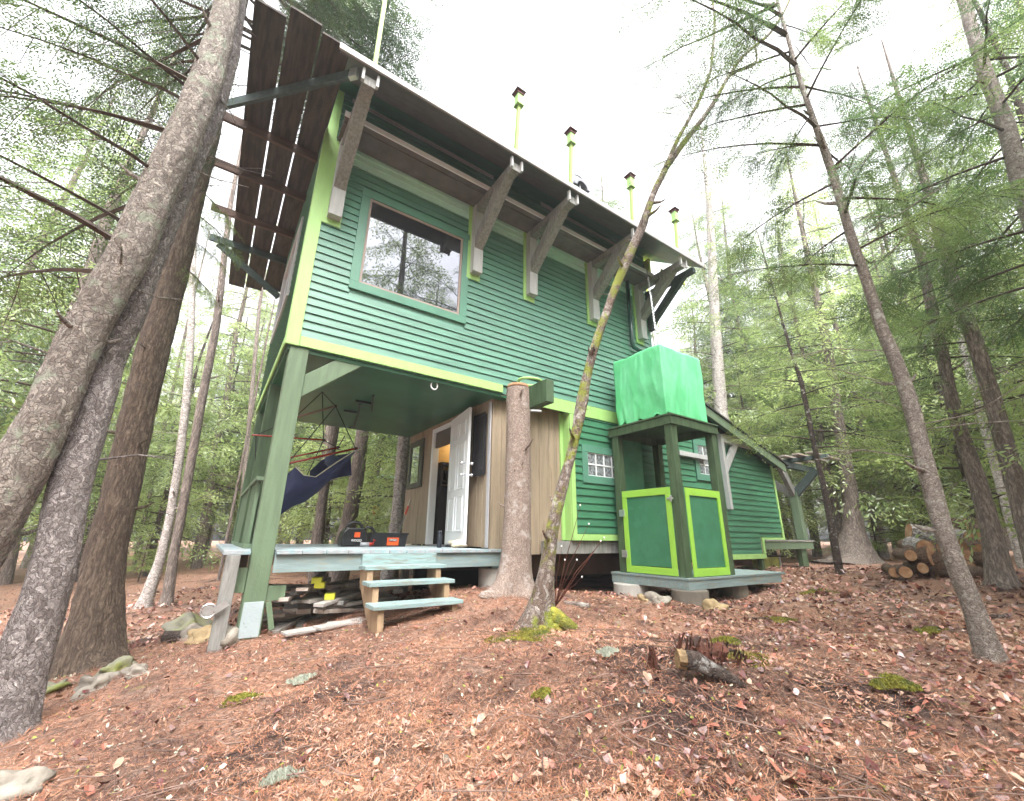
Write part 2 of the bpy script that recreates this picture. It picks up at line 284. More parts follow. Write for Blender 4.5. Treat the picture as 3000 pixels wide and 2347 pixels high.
# ---------------- ground ----------------
def ground():
    xs=np.concatenate([np.linspace(-60,-6,28),np.linspace(-5.9,9,300),np.linspace(9.2,70,60)])
    ys=np.concatenate([np.linspace(-50,-6,18),np.linspace(-5.9,5,220),np.linspace(5.2,70,60)])
    X,Y=np.meshgrid(xs,ys);x,y=X.ravel(),Y.ravel();z=ground_z(x,y)
    near=np.exp(-((x-2)**2+(y+2.5)**2)/60)
    nz=np.array([noise.noise(Vector((a*2.3,b*2.3,0)))*.035+noise.noise(Vector((a*7,b*7,3)))*.018+noise.noise(Vector((a*19,b*19,5)))*.008 for a,b in zip(x,y)])
    z=z+nz*near*1.2
    nx,ny=len(xs),len(ys);i=np.arange(nx*ny).reshape(ny,nx)
    Fq=np.stack([i[:-1,:-1],i[:-1,1:],i[1:,1:],i[1:,:-1]],-1).reshape(-1,4)
    M=bpy.data.materials.new('forest_floor');M.use_nodes=True;t=M.node_tree;P=t.nodes['Principled BSDF'];N=t.nodes.new;Lk=t.links.new
    tc=N('ShaderNodeTexCoord')
    def nse(s,d=8,r=.65):
        q=N('ShaderNodeTexNoise');q.inputs['Scale'].default_value=s;q.inputs['Detail'].default_value=d;q.inputs['Roughness'].default_value=r;Lk(tc.outputs['Object'],q.inputs[0]);return q
    def mix(f,a,b,lo,hi):
        rr=N('ShaderNodeMapRange');rr.inputs[1].default_value=lo;rr.inputs[2].default_value=hi;Lk(f,rr.inputs[0])
        q=N('ShaderNodeMix');q.data_type='RGBA';Lk(rr.outputs[0],q.inputs[0])
        for k,c in((6,a),(7,b)):
            if isinstance(c,tuple):q.inputs[k].default_value=(*c,1)
            else:Lk(c,q.inputs[k])
        return q.outputs[2]
    a=mix(nse(30).outputs['Fac'],(.18,.088,.058),(.46,.25,.165),.35,.65)
    b=mix(nse(6).outputs['Fac'],a,(.30,.20,.155),.5,.68)
    c=mix(nse(60).outputs['Fac'],b,(.055,.028,.022),.56,.68);c=mix(nse(1.3,5).outputs['Fac'],c,(.075,.042,.034),.50,.68)
    d=mix(nse(2.2).outputs['Fac'],c,(.20,.22,.05),.66,.74)
    for (sx,sy,sr) in ((2.35,-3.2,.75),(1.75,-3.75,.45),(3.0,-2.75,.5),(2.9,-4.1,.5)):
        vm=N('ShaderNodeVectorMath');vm.operation='DISTANCE';Lk(tc.outputs['Object'],vm.inputs[0]);vm.inputs[1].default_value=(sx,sy,.7)
        ad=N('ShaderNodeMath');ad.operation='MULTIPLY_ADD';Lk(nse(4).outputs['Fac'],ad.inputs[0]);ad.inputs[1].default_value=1.1;Lk(vm.outputs['Value'],ad.inputs[2])
        d=mix(ad.outputs[0],(.05,.026,.022),d,sr*.55+.5,sr+.62)
    Lk(d,P.inputs['Base Color']);P.inputs['Roughness'].default_value=.75
    bm=N('ShaderNodeBump');bm.inputs['Strength'].default_value=1;bm.inputs['Distance'].default_value=.03;Lk(nse(45).outputs['Fac'],bm.inputs['Height']);Lk(bm.outputs[0],P.inputs['Normal'])
    o=link('ground',npmesh('ground',np.stack([x,y,z],1),Fq,[M],smooth=True));tag(o,kind='structure')
ground()
# ---------------- cabin ----------------
Z1=3.65;ZT=7.85;XE=6.95;YB=3.7
cab=thing('cabin',(3.5,1.8,1.0),'green clapboard two storey cabin with lime trim, raised on posts with an open porch beneath','house')
def siding(x0,x1,z0,z1,h,holes=(),y=0,top=None,dep=.024,ax='x',sgn=-1):
    b=MB();z=z0
    while z<z1-.001:
        zt=min(z+h,z1);segs=[(x0,x1 if top is None else min(x1,top(zt)))]
        for hx0,hx1,hz0,hz1 in holes:
            if zt>hz0+.01 and z<hz1-.01:
                ns=[]
                for a,c in segs:
                    if hx0>a: ns.append((a,min(c,hx0)))
                    if hx1<c: ns.append((max(a,hx1),c))
                segs=ns
        for a,c in segs:
            if c-a<.02: continue
            # break long courses into boards with tiny butt joints and uneven lap
            cuts=[a];q=a+random.uniform(1.0,3.5)
            while q<c-.5: cuts.append(q);q+=random.uniform(1.5,3.6)
            cuts.append(c)
            for p,r in zip(cuts[:-1],cuts[1:]):
                e=.0012;j=random.uniform(-.0012,.0012);j2=random.uniform(-.0012,.0012)
                F=[(p+e,sgn*dep,z+j),(r-e,sgn*dep,z+j2),(r-e,sgn*.003,zt+.004),(p+e,sgn*.003,zt+.004),(p+e,0,z+j),(r-e,0,z+j2)]
                F=[(u,y+v,w) if ax=='x' else (y+v,u,w) for u,v,w in F]
                b.add(F,[(0,1,2,3),(4,5,1,0)])
        z+=h
    return b
WX0,WX1,WZ0,WZ1=.58,2.34,4.63,6.28
siding(.13,XE-.1,3.79,6.60,.1105,[(WX0+.02,WX1-.02,WZ0+.02,WZ1-.02)]).build('upper_siding',TEAL,cab)
siding(.13,XE-.1,6.60,6.93,.11).build('lit_top_siding',MINT,cab)['label']='top clapboard courses under the eave with their bright light painted in'  # same siding as below, the brighter light here put into a paler colour
siding(.13,XE-.1,6.95,7.84,.1105).build('gable_siding',TEAL,cab)
def rl(z): # right limit of the lean-to wall below its sloped roof
    return 11.36 if z<3.37 else 11.36-(z-3.37)/.262
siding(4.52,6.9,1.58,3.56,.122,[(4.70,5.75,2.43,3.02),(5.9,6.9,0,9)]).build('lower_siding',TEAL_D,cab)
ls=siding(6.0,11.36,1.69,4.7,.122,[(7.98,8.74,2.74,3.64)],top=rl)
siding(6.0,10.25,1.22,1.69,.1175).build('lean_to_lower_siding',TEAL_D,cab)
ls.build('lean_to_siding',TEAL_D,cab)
b=MB();b.box(0.01,XE,.004,YB,Z1+.0,ZT);  # shell of upper storey
b.build('upper_wall',TEAL,cab)
b=MB();b.prism([(6.9,1.13),(10.3,1.13),(10.3,1.58),(11.34,1.58),(11.34,3.34),(6.9,4.52)],1,.006,3.4);b.box(4.5,6.9,.205,3.65,1.33,3.64);b.box(4.5,6.9,.006,.2,1.48,3.64)
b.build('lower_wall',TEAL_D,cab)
# end wall siding on X=0
siding(.12,YB,3.79,ZT,.1105,[(1.1,2.9,4.9,6.1)],y=0,ax='y').build('end_siding',TEAL,cab)
b=MB();b.box(-.05,.0,1.0,1.12,4.8,6.2);b.box(-.05,.0,2.88,3.0,4.8,6.2);b.box(-.05,.0,1.12,2.88,4.8,4.9);b.box(-.05,.0,1.12,2.88,6.1,6.2);b.box(-.03,0,1.95,2.05,4.9,6.1)
o=b.build('end_window',GREYL,cab,bev=.004);o['label']='pale framed window in the shaded end wall'
b=MB();b.box(-.012,-.006,1.12,2.88,4.9,6.1);b.build('pane',GLASS,o)
# roof: slopes up from the front eave to a ridge, and down behind
EY,EZ=-1.26,6.93;K=.736;RY=1.9;RZ=EZ+K*(RY-EY)
RX0,RX1=-.12,7.25
b=MB();b.prism([(EY,EZ+.055),(RY,RZ+.055),(2*RY-EY,EZ+.055),(2*RY-EY,EZ+.02),(RY,RZ+.02),(EY,EZ+.02)],0,RX0,RX1)
roof=b.build('roof',SHING,cab);
b=MB();b.prism([(EY,EZ),(-.47,EZ+K*(-.47-EY)),(-.47,EZ+K*(-.47-EY)+.018),(EY,EZ+.018)],0,RX0+.01,RX1-.01);b.build('soffit',SOFB,roof)['label']='dark brown outer soffit'
b=MB();b.prism([(-.465,EZ+K*(-.465-EY)),(.3,EZ+K*(.3-EY)),(.3,EZ+K*(.3-EY)+.018),(-.465,EZ+K*(-.465-EY)+.018)],0,RX0+.01,RX1-.01);b.build('inner_soffit',SOFG,roof)
b=MB();b.box(RX0-.01,RX1+.01,EY-.03,EY-.001,EZ-.015,EZ+.07);b.build('drip_edge',mat('drip_edge_metal',(.35,.33,.33),.5,.1),roof)
b=MB()
for x0,x1 in((.25,2.75),(3.85,6.2)):
    x=x0
    b.box(x0,x1,-.035,-.022,7.70,7.722);b.box(x0,x1,-.035,-.022,7.745,7.77)
    while x<x1: b.box(x,x+.016,-.035,-.023,7.722,7.745);x+=.045
b.build('vent_strip',GREYL,cab)
# flat dark panel lying on the bracket arms, pale front edge
b=MB();b.box(.14,6.5,-.50,-.022,6.885,6.905);b.box(.14,6.5,-.38,-.36,6.865,6.885);pn=b.build('eave_shelf',SOFB,cab);pn['label']='dark shelf panel lying along the bracket arms under the eave'
b=MB();b.box(.13,6.52,-.525,-.501,6.85,6.925);b.build('shelf_edge',WSTEEL,pn)
# mint half disc hanging at the shelf
b=MB();b.add([(3.17+.16*math.cos(t*math.pi/12),y,6.90+.17*math.sin(t*math.pi/12)) for y in(-.56,-.53) for t in range(13)],[tuple(range(13)),tuple(range(13,26))[::-1]]+[(i,i+1,14+i,13+i) for i in range(12)])
# brackets
def bracket(x,last=False):
    b=MB();b.box(x+.0,x+.17,-.15,-.022,5.55,6.85);o=b.build('eave_bracket',GREYL,cab,bev=.005);o['label']='grey timber eave bracket on a lime backing board'
    b=MB();b.box(x+.01,x+.155,-1.2,-.15,6.71,6.848);b.build('arm',GREYW,o,bev=.004)
    b=MB();b.prism([(-.15,5.98),(-.15,6.19),(-.70,6.71),(-1.02,6.71)],0,x+.005,x+.16);b.build('brace',GREYW,o,bev=.004)
    [MB().box(x+q,x+q+.03,-1.24,-1.19,6.72,6.9).build('hanger_tab',GREYL,o) for q in(-.02,.155)]
    b=MB();b.box(x-.055,x+.185,-.035,-.003,5.46,6.87);b.build('backing_board',LIME,o)
for i,x in enumerate((.18,2.36,3.49,5.03,6.45)): bracket(x)
b=MB();b.box(6.86,6.99,-.12,.02,5.9,6.85);o=b.build('eave_bracket',TEALB,cab);o['label']='dark eave bracket at the far end of the roof'
b=MB();b.prism([(-.12,6.0),(-.12,6.2),(-.75,6.75),(-1.0,6.75)],0,6.88,6.98);b.build('brace',TEALB,o)
b=MB();b.box(6.88,6.98,-1.2,-.12,6.75,6.86);b.build('arm',TEALB,o)
# end canopy: boards run along Y on beams that stick out of the end wall
for i,(x0,x1,ye) in enumerate(((-1.0,-.69,-1.20),(-.665,-.345,-1.34),(-.325,-.01,-1.27))):
    b=MB();b.box(x0,x1,ye,5.45-.1*i,7.0,7.028);b.build('canopy_board',DARKB,cab)
for k,(y,xl) in enumerate(((.50,-1.36),(1.47,-1.36),(2.62,-1.34),(3.6,-1.36))):
    b=MB();b.box(xl,-.02,y,y+.045,6.86,6.998);b.build('canopy_beam',REDB if k<3 else TEALB,cab,bev=.003)
b=MB();b.beam((-1.2,3.66,6.86),(-.03,3.66,6.1),.045,.12);b.build('canopy_brace',TEALB,cab)
b=MB();b.beam((-1.33,.46,6.93),(.10,-1.13,6.86),.045,.14);o=b.build('diagonal_tie',TEALB,cab,bev=.003);o['label']='diagonal grey tie from the canopy beam to the eave corner'
b=MB();b.beam((-1.35,.49,6.93),(-1.27,.40,6.93),.055,.15);b.beam((.05,-1.08,6.865),(.12,-1.16,6.86),.056,.15);b.build('end_cap',STEEL,o)
# trims
def trim(name,bx,m=LIME,bev=.004,lab=None,par=cab):
    b=MB()
    for q in bx:b.box(*q)
    o=b.build(name,m,par,bev=bev)
    if lab:o['label']=lab
    return o
trim('corner_board',[(-.022,.13,-.03,-.0,3.655,7.80),(-.024,-.001,.0,.12,3.655,7.80)])
trim('bottom_band',[(.131,3.05,-.028,-.001,3.66,3.79)])
trim('bottom_band',[(3.4,6.0,-.028,-.001,3.565,3.785)])
trim('end_band',[(-.024,-.002,.121,YB,3.66,3.79)])
trim('lower_corner_board',[(4.43,4.52,-.03,.0,1.47,3.56),(4.425,4.45,.001,.22,1.47,3.6),(4.36,4.424,.15,.19,1.47,3.6)])
trim('base_band',[(4.521,6.0,-.026,-.001,1.47,1.57)])
trim('lean_to_trim',[(11.36,11.44,-.03,0,1.475,3.36),(10.40,11.359,-.03,0,1.475,1.575),(10.315,10.40,-.03,0,1.12,1.575),(8.2,10.314,-.03,0,1.11,1.215)])
# sill beams, piers, dark crawlspace
trim('sill_beam',[(3.9,6.2,.03,.13,1.27,1.46)],DKG.copy() if False else GREYW)
b=MB();b.box(3.2,8.,.6,.7,.9,1.25);b.box(3.2,8,2.4,2.5,.9,1.25);b.box(8.4,10.35,.3,.4,.95,1.1);b.build('floor_beam',UNDER,cab)
b=MB();b.box(3.0,6.9,.3,3.6,1.26,1.32);b.box(6.9,10.3,.1,3.4,1.08,1.12);b.build('floor_deck',UNDER,cab)
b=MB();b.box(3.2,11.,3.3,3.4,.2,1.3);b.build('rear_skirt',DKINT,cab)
trim('short_post',[(10.2,10.3,-.0,.1,.7,1.12)],DKG)
# porch ceiling, corner post, knee brace
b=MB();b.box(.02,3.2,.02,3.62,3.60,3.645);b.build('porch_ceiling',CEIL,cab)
trim('corner_post',[(.045,.25,-.0,.2,.52,3.648)],POSTG,.008)
p=bpy.data.objects['corner_post']
trim('foot_plate',[(.06,.235,-.012,-.002,.54,.86)],PLATE,.002,'flaking white base plate',p)
b=MB();b.prism([(.251,3.05),(.251,3.33),(.62,3.645),(.95,3.645)],1,.03,.15);b.build('knee_brace',POSTG,cab,bev=.006)
trim('rear_post',[(.0,.17,3.4,3.57,.3,3.6)],DKG,.006)
trim('rear_post',[(.0,.15,1.5,1.62,1.36,3.6)],DKG,.006)
b=MB();b.tube([(1.93+.05*math.cos(t),.06,3.56+.06*math.sin(t)) for t in np.linspace(0,6.28,17)],.01,6);b.build('ring_hook',WSTEEL,cab)
# window
def window(x0,x1,z0,z1):
    t=.12;b=MB();b.box(x0,x1,-.035,-.002,z0,z0+t);b.box(x0,x1,-.035,-.002,z1-t,z1);b.box(x0,x0+t,-.034,-.002,z0+t,z1-t);b.box(x1-t,x1,-.034,-.002,z0+t,z1-t)
    o=b.build('picture_window',TRIMG,cab,bev=.004);o['label']='large fixed window reflecting the trees'
    a,c,e,g=x0+t,x1-t,z0+t,z1-t;s=.035;b=MB();b.box(a,c,-.018,.03,e,e+s);b.box(a,c,-.018,.03,g-s,g);b.box(a,a+s,-.017,.03,e+s,g-s);b.box(c-s,c,-.017,.03,e+s,g-s)
    b.build('sash',mat('sash_taupe',(.32,.24,.21),.5,.1),o,bev=.003)
    b=MB();b.box(a+s,c-s,-.004,.0,e+s,g-s);b.build('pane',GLASS,o)
window(WX0,WX1,WZ0,WZ1)
def gblock(x0,z0,nx,nz,s,fr):
    x1,z1=x0+nx*s,z0+nz*s;b=MB();y0,y1=-.034,-.002
    b.box(x0-fr,x1+fr,y0,y1,z0-fr,z0);b.box(x0-fr,x1+fr,y0,y1,z1,z1+fr);b.box(x0-fr,x0,y0,y1,z0,z1);b.box(x1,x1+fr,y0,y1,z0,z1)
    o=b.build('glass_block_window',TRIMG,cab,bev=.004)
    b=MB()
    for i in range(nx+1): b.box(x0+i*s-.012,x0+i*s+.012,-.022,-.004,z0,z1)
    for j in range(nz+1): b.box(x0,x1,-.0215,-.004,z0+j*s-.012,z0+j*s+.012)
    b.build('mortar',WHITE,o)
    b=MB()
    for i in range(nx):
        for j in range(nz): b.box(x0+i*s+.012,x0+(i+1)*s-.012,-.012,-.003,z0+j*s+.012,z0+(j+1)*s-.012)
    b.build('glass_block',BLOCKG,o,bev=.01)
    return o
gblock(4.82,2.53,4,2,.20,.13)['label']='glass block window left of the shower'
gblock(8.15,2.86,2,3,.21,.14)['label']='glass block window seen through the shower'
# beam end with ring at the band
b=MB();b.box(3.44,3.585,-.62,.2,3.44,3.80);o=b.build('beam_end',DKG.copy(),cab,bev=.006);o['label']='square green beam end poking out above the tall stump'
b=MB();b.tube([(3.38+.20*math.cos(t),-.30+.16*math.sin(t),3.83) for t in np.linspace(0,6.28,25)],.022,6);b.build('lime_hoop',LIME,o)
b=MB();b.tube([(3.28,.1,3.38),(3.40,-.3,3.36),(3.50,-.42,3.34)],.018,8);b.build('pipe_stub',STEEL,o)
# tan board walls
def boards(b,x0,x1,y,z0,z1,ax,wd=.19):
    q=x0
    while q<x1-.01:
        e=min(q+wd*random.uniform(.9,1.1),x1);d=random.uniform(0,.006)
        if ax=='x': b.box(q+.002,e-.002,y-.022-d,y,z0+random.uniform(-.01,.01),z1)
        else: b.box(y-.022-d,y,q+.002,e-.002,z0+random.uniform(-.01,.01),z1)
        q=e
    return b
boards(MB(),3.0,4.42,.21,1.27,3.64,'x').build('front_board_wall',TAN,cab,bev=.003)
DY0,DY1,DZ0,DZ1=1.42,2.30,1.37,3.50
b=MB();boards(b,.2,DY0,3.0,1.36,3.598,'y');boards(b,DY1,3.6,3.0,1.36,3.598,'y')
b.box(2.976,3.0,DY0,DY1,DZ1,3.598);b.build('porch_board_wall',TAN,cab,bev=.003)
trim('corner_strip',[(2.955,2.974,.17,.24,1.36,3.55)],mat('grey_metal_strip',(.38,.38,.40),.5,.1))
b=MB();b.box(2.93,3.06,DY0,DY0+.07,DZ0,DZ1);b.box(2.93,3.06,DY1-.07,DY1,DZ0,DZ1);b.box(2.93,3.06,DY0+.07,DY1-.07,DZ1-.07,DZ1)
df=b.build('door_frame',WHITE,cab,bev=.004)
b=MB();b.box(2.98,3.03,DY0+.07,DY1-.07,3.13,DZ1-.07);b.build('transom',mat('transom_wood',(.10,.075,.065),.5,.1),df)
b=MB();b.box(2.94,3.06,DY0+.07,DY1-.07,1.35,1.375);b.build('threshold',GREYP,df)
# door leaf (swung wide open against the wall)
h0=Vector((2.955,1.45,0));h1=Vector((2.80,.50,0));dv=(h1-h0).normalized();nv=Vector((-dv.y,dv.x,0));
if nv.x>0: nv=-nv
def leafbox(b,s0,s1,z0,z1,t0,t1):
    vs=[h0+dv*s+nv*t+Vector((0,0,z)) for z in(z0,z1) for s,t in((s0,t0),(s1,t0),(s1,t1),(s0,t1))]
    b.add(vs,[(0,3,2,1),(4,5,6,7),(0,1,5,4),(1,2,6,5),(2,3,7,6),(3,0,4,7)])
Ld=(h1-h0).length;b=MB();leafbox(b,0,Ld,1.39,3.50,0,.045);dl=b.build('door',WHITE,cab,bev=.003);dl['label']='white six panel door standing open'
b=MB()
for s0,s1 in((.12,.44),(.53,.85)):
    for z0,z1 in((3.08,3.33),(2.22,2.98),(1.58,2.12)):
        for q in((s0,s1,z0,z0+.02),(s0,s1,z1-.02,z1),(s0,s0+.02,z0,z1),(s1-.02,s1,z0,z1)): leafbox(b,q[0]*Ld/.97,q[1]*Ld/.97,q[2],q[3],.045,.055)
        leafbox(b,(s0+.045)*Ld/.97,(s1-.045)*Ld/.97,z0+.045,z1-.045,.045,.05)
b.build('panel_moulding',WHITE,dl,bev=.004)
for z in(2.42,2.60):
    c=h0+dv*(Ld-.07)+Vector((0,0,z));q=[(-.092,.008),(-.085,.024),(-.065,.03),(-.045,.022),(-.035,.012),(0,.012),(.075,.012),(.085,.022),(.105,.03),(.125,.024),(.132,.008)];MB().tube([c+nv*a for a,_ in q],[r for _,r in q],12).build('door_knob' if z<2.5 else 'deadbolt',CHROME,dl,smooth=True)
# interior glimpse
b=MB();b.box(3.05,4.4,2.5,2.54,1.36,3.6);b.box(4.4,4.44,.5,2.5,1.36,3.6);b.box(3.05,4.4,.6,2.5,3.58,3.6);b.box(3.03,3.05,2.31,2.5,1.36,3.6);b.build('interior_wall',INTW,cab)
b=MB();b.box(3.06,4.4,.6,2.5,1.335,1.36);b.box(3.12,4.38,2.2,2.49,1.36,2.2);b.box(3.9,4.38,.9,2.19,1.36,2.3);b.box(3.12,3.16,2.2,2.49,2.2,2.85);b.box(3.12,4.38,2.2,2.49,2.5,2.53);b.box(3.12,4.38,2.2,2.49,2.85,2.88);b.box(3.2,3.8,2.4,2.49,2.2,2.45);b.box(3.3,4.1,2.38,2.49,2.53,2.75);b.box(3.9,4.38,.9,2.3,2.4,2.43);b.box(3.9,4.38,.9,2.3,2.75,2.78);b.build('interior_shelving',DKINT,cab)
ld=bpy.data.lights.new('interior_lamp','POINT');ld.energy=6;ld.color=(1,.75,.4);ld.shadow_soft_size=.05;lo=bpy.data.objects.new('interior_lamp',ld);COL.objects.link(lo);lo.location=(3.75,2.1,3.35)
# lean-to roof and fascia
def lz(x): return 3.46-(x-11.28)*.292
b=MB();b.prism([(6.96,lz(6.96)+.06),(11.75,lz(11.75)+.06),(11.75,lz(11.75)+.025),(6.96,lz(6.96)+.025)],1,-.30,3.6);b.build('lean_to_roof',SHING,cab)
b=MB();b.prism([(6.96,lz(6.96)+.02),(11.6,lz(11.6)+.02),(11.6,lz(11.6)-.19),(6.96,lz(6.96)-.19)],1,-.27,-.235);b.build('lean_to_fascia',POSTG,cab,bev=.003)
b=MB();b.prism([(6.96,lz(6.96)+.01),(11.6,lz(11.6)+.01),(11.6,lz(11.6)-.01),(6.96,lz(6.96)-.01)],1,-.234,.02);b.build('lean_to_soffit',SOFG,cab)
# downpipe
b=MB();b.tube([(6.17,-.09,6.84),(6.17,-.09,5.36),(6.20,-.10,5.27),(6.6,-.12,5.2)],.042,12);b.build('downspout',DOWN,cab,smooth=True)
# white timber frame on the lean-to wall
b=MB();b.box(9.0,9.10,-.12,-.022,2.15,3.84);o=b.build('wall_frame',GREYL,cab,bev=.004);o['label']='pale grey timber wall bracket right of the shower'
b=MB();b.box(9.101,10.62,-.12,-.03,3.66,3.86);b.build('arm',GREYL,o,bev=.004)
b=MB();b.prism([(9.101,2.95),(9.101,3.18),(9.50,3.66),(9.74,3.66)],1,-.11,-.04);b.build('brace',GREYL,o,bev=.004)
b=MB();b.box(7.36,8.35,-.12,-.03,3.16,3.26);b.build('rail',GREYL,o,bev=.004)
# lime-yellow gable box seen past the end of the eave
b=MB();b.box(6.96,7.02,-.12,.10,7.05,7.75);b.box(6.96,7.5,.35,.4,7.2,8.2);b.box(7.02,7.9,-.40,-.36,7.25,7.33);b.build('gable_trim',mat('chartreuse_paint',(.62,.74,.10),.5,.05),cab)
# ---------------- deck ----------------
dk=thing('porch_deck',(1.4,1.7,.6),'low porch deck of pale weathered boards under the overhanging upper storey','deck')
x=-.2
while x<3.35:
    wd=.232*random.uniform(.9,1.08)
    if x<0: wd=.235
    if abs(x-.035)<.01: wd=.225;b=MB();b.box(x,x+wd-.006,.215,3.68,1.309,1.348)
    elif x+wd>2.96: b=MB();b.box(x,min(x+wd,3.4),-.11,.185,1.309,1.347)
    else: b=MB();b.box(x,x+wd-.006,-.11+random.uniform(-.006,.006),3.68,1.309,1.348)
    b.build('deck_board',DECK,dk,bev=.003);x+=wd
    if x>2.9: break
trim('rim_joist',[(.256,3.4,-.075,-.035,1.13,1.306)],DECKB,.004,par=dk)
trim('joist',[(-.04,.04,.22,3.6,1.14,1.305),(1.0,1.04,-.04,3.6,1.14,1.305),(2.0,2.04,-.04,3.6,1.14,1.305),(2.95,2.99,.2,3.6,1.1,1.26)],UNDER,.002,par=dk)
trim('leg',[(-.17,-.05,-.12,.0,.45,1.306)],GREYW,.006,par=dk)
trim('leg',[(3.0,3.12,.1,.22,.8,1.13)],DECKB,.006,par=dk)
trim('leg',[(.0,.12,3.3,3.42,.2,1.3)],GREYW,.006,par=dk);trim('leg',[(2.8,2.92,2.9,3.02,.3,1.3)],GREYW,.006,par=dk)
b=MB();b.prism([(-.04,.95),(.04,.95),(.04,1.18),(-.14,1.18),(-.14,1.1)],1,.005,.1);b.build('gusset',POSTG,dk)
# railing along X=0
rb=MB();rb.box(-.0,.09,.62,3.45,2.12,2.165);rl_=rb.build('railing',POSTG,dk,bev=.003)
b=MB();b.box(.0,.09,.62,3.45,1.352,1.395);b.build('bottom_rail',POSTG,rl_)
for y in np.arange(.75,3.4,.17):
    b=MB();b.box(.025,.065,y,y+.05,1.396,2.119);b.build('baluster',POSTG,rl_)
# steps
st=thing('porch_steps',(1.6,-.5,.6),'three open wooden steps with worn aqua treads leading up to the porch deck','steps')
trim('riser_board',[(1.14,2.05,-.115,-.087,1.165,1.306)],AQUA,.003,par=st)
for i,(y0,y1,z) in enumerate(((-.40,-.13,1.19),(-.64,-.37,1.045),(-.88,-.61,.86))):
    trim('tread',[(1.10-.015*i,2.06-.01*i,y0,y1,z-.04,z)],AQUA,.004,par=st)
for x in(1.13,1.93):
    b=MB();b.prism([(-.13,1.15),(-.38,1.15),(-.40,1.005),(-.62,1.005),(-.64,.82),(-.84,.82),(-.87,.62),(-.62,.60),(-.13,1.0)],0,x,x+.06);b.build('stringer',STRG,st)
# ---------------- outdoor shower ----------------
SX0,SX1,SY0,SY1=5.35,6.62,-1.36,-.12
sh=thing('outdoor_shower',(6,-.7,.8),'outdoor shower stall of dark green posts with bright lime framed half door','shower')
for x,y in((SX0,SY0),(SX0,SY1-.13),(SX1-.15,SY0),(SX1-.15,SY1-.13)):
    trim('post',[(x,x+.14,y,y+.13,.985,3.24)],DKG,.006,par=sh)
trim('top_frame',[(SX0-.03,SX1+.02,SY0-.03,SY0+.02,3.242,3.38),(SX0-.03,SX0+.02,SY0+.021,SY1,3.242,3.38),(SX1-.03,SX1+.02,SY0+.021,SY1,3.242,3.38),(SX0-.03,SX1+.02,SY1-.0,SY1+.05,3.242,3.38)],DKG,.005,par=sh)
b=MB()
for i in range(11): b.box(SX0-.05+i*.122,SX0-.05+i*.122+.116,SY0-.05,SY1+.05,3.383,3.41)
b.build('roof_slats',DKG,sh,bev=.003)
trim('back_panel',[(SX0+.15,SX1-.5,SY1-.02,SY1,.99,3.24)],SHP,.002,par=sh)
# door on the left (X=const) face
pd=trim('half_door',[(SX0-.012,SX0+.012,-1.14,-.36,1.11,2.16)],SHP,.002,par=sh)
trim('door_rail',[(SX0-.03,SX0-.013,-1.235,-.29,2.16,2.27),(SX0-.03,SX0-.013,-1.235,-.29,1.0,1.10),(SX0-.03,SX0-.013,-.38,-.29,1.101,2.159),(SX0-.03,SX0-.013,-1.235,-1.145,1.101,2.159)],LIMEB,.003,par=pd)
trim('hinge',[(SX0-.045,SX0-.031,-.33,-.22,1.86,1.97),(SX0-.045,SX0-.031,-.33,-.22,1.22,1.33)],STEEL,.003,par=pd)
trim('latch',[(SX0-.05,SX0-.031,-1.29,-1.18,2.08,2.11),(SX0-.06,SX0-.04,-1.27,-1.24,2.05,2.14)],STEEL,.003,par=pd)
fp=trim('front_half_panel',[(5.56,6.36,SY0-.01,SY0+.01,1.11,2.15)],SHP,.002,par=sh)
trim('panel_rail',[(5.49,6.42,SY0-.03,SY0-.011,2.15,2.26),(5.49,6.42,SY0-.03,SY0-.011,.995,1.105),(5.49,5.575,SY0-.03,SY0-.011,1.106,2.149),(6.335,6.42,SY0-.03,SY0-.011,1.106,2.149)],LIMEB,.003,par=fp)
b=MB();x=SX0-.06;k=0
while x<7.98:
    y1=.03 if x<6.7 else -.3
    b.box(x,x+.136,SY0-.06,y1,.955,.985);x+=.14
b.build('floor_boards',DECKB,sh,bev=.002)
trim('rim',[(SX0-.05,7.96,SY0-.05,SY0-.02,.83,.953),(SX0-.05,SX0-.02,SY0-.019,.02,.83,.953),(7.93,7.96,SY0-.019,-.32,.83,.953)],DECKB,.003,par=sh)
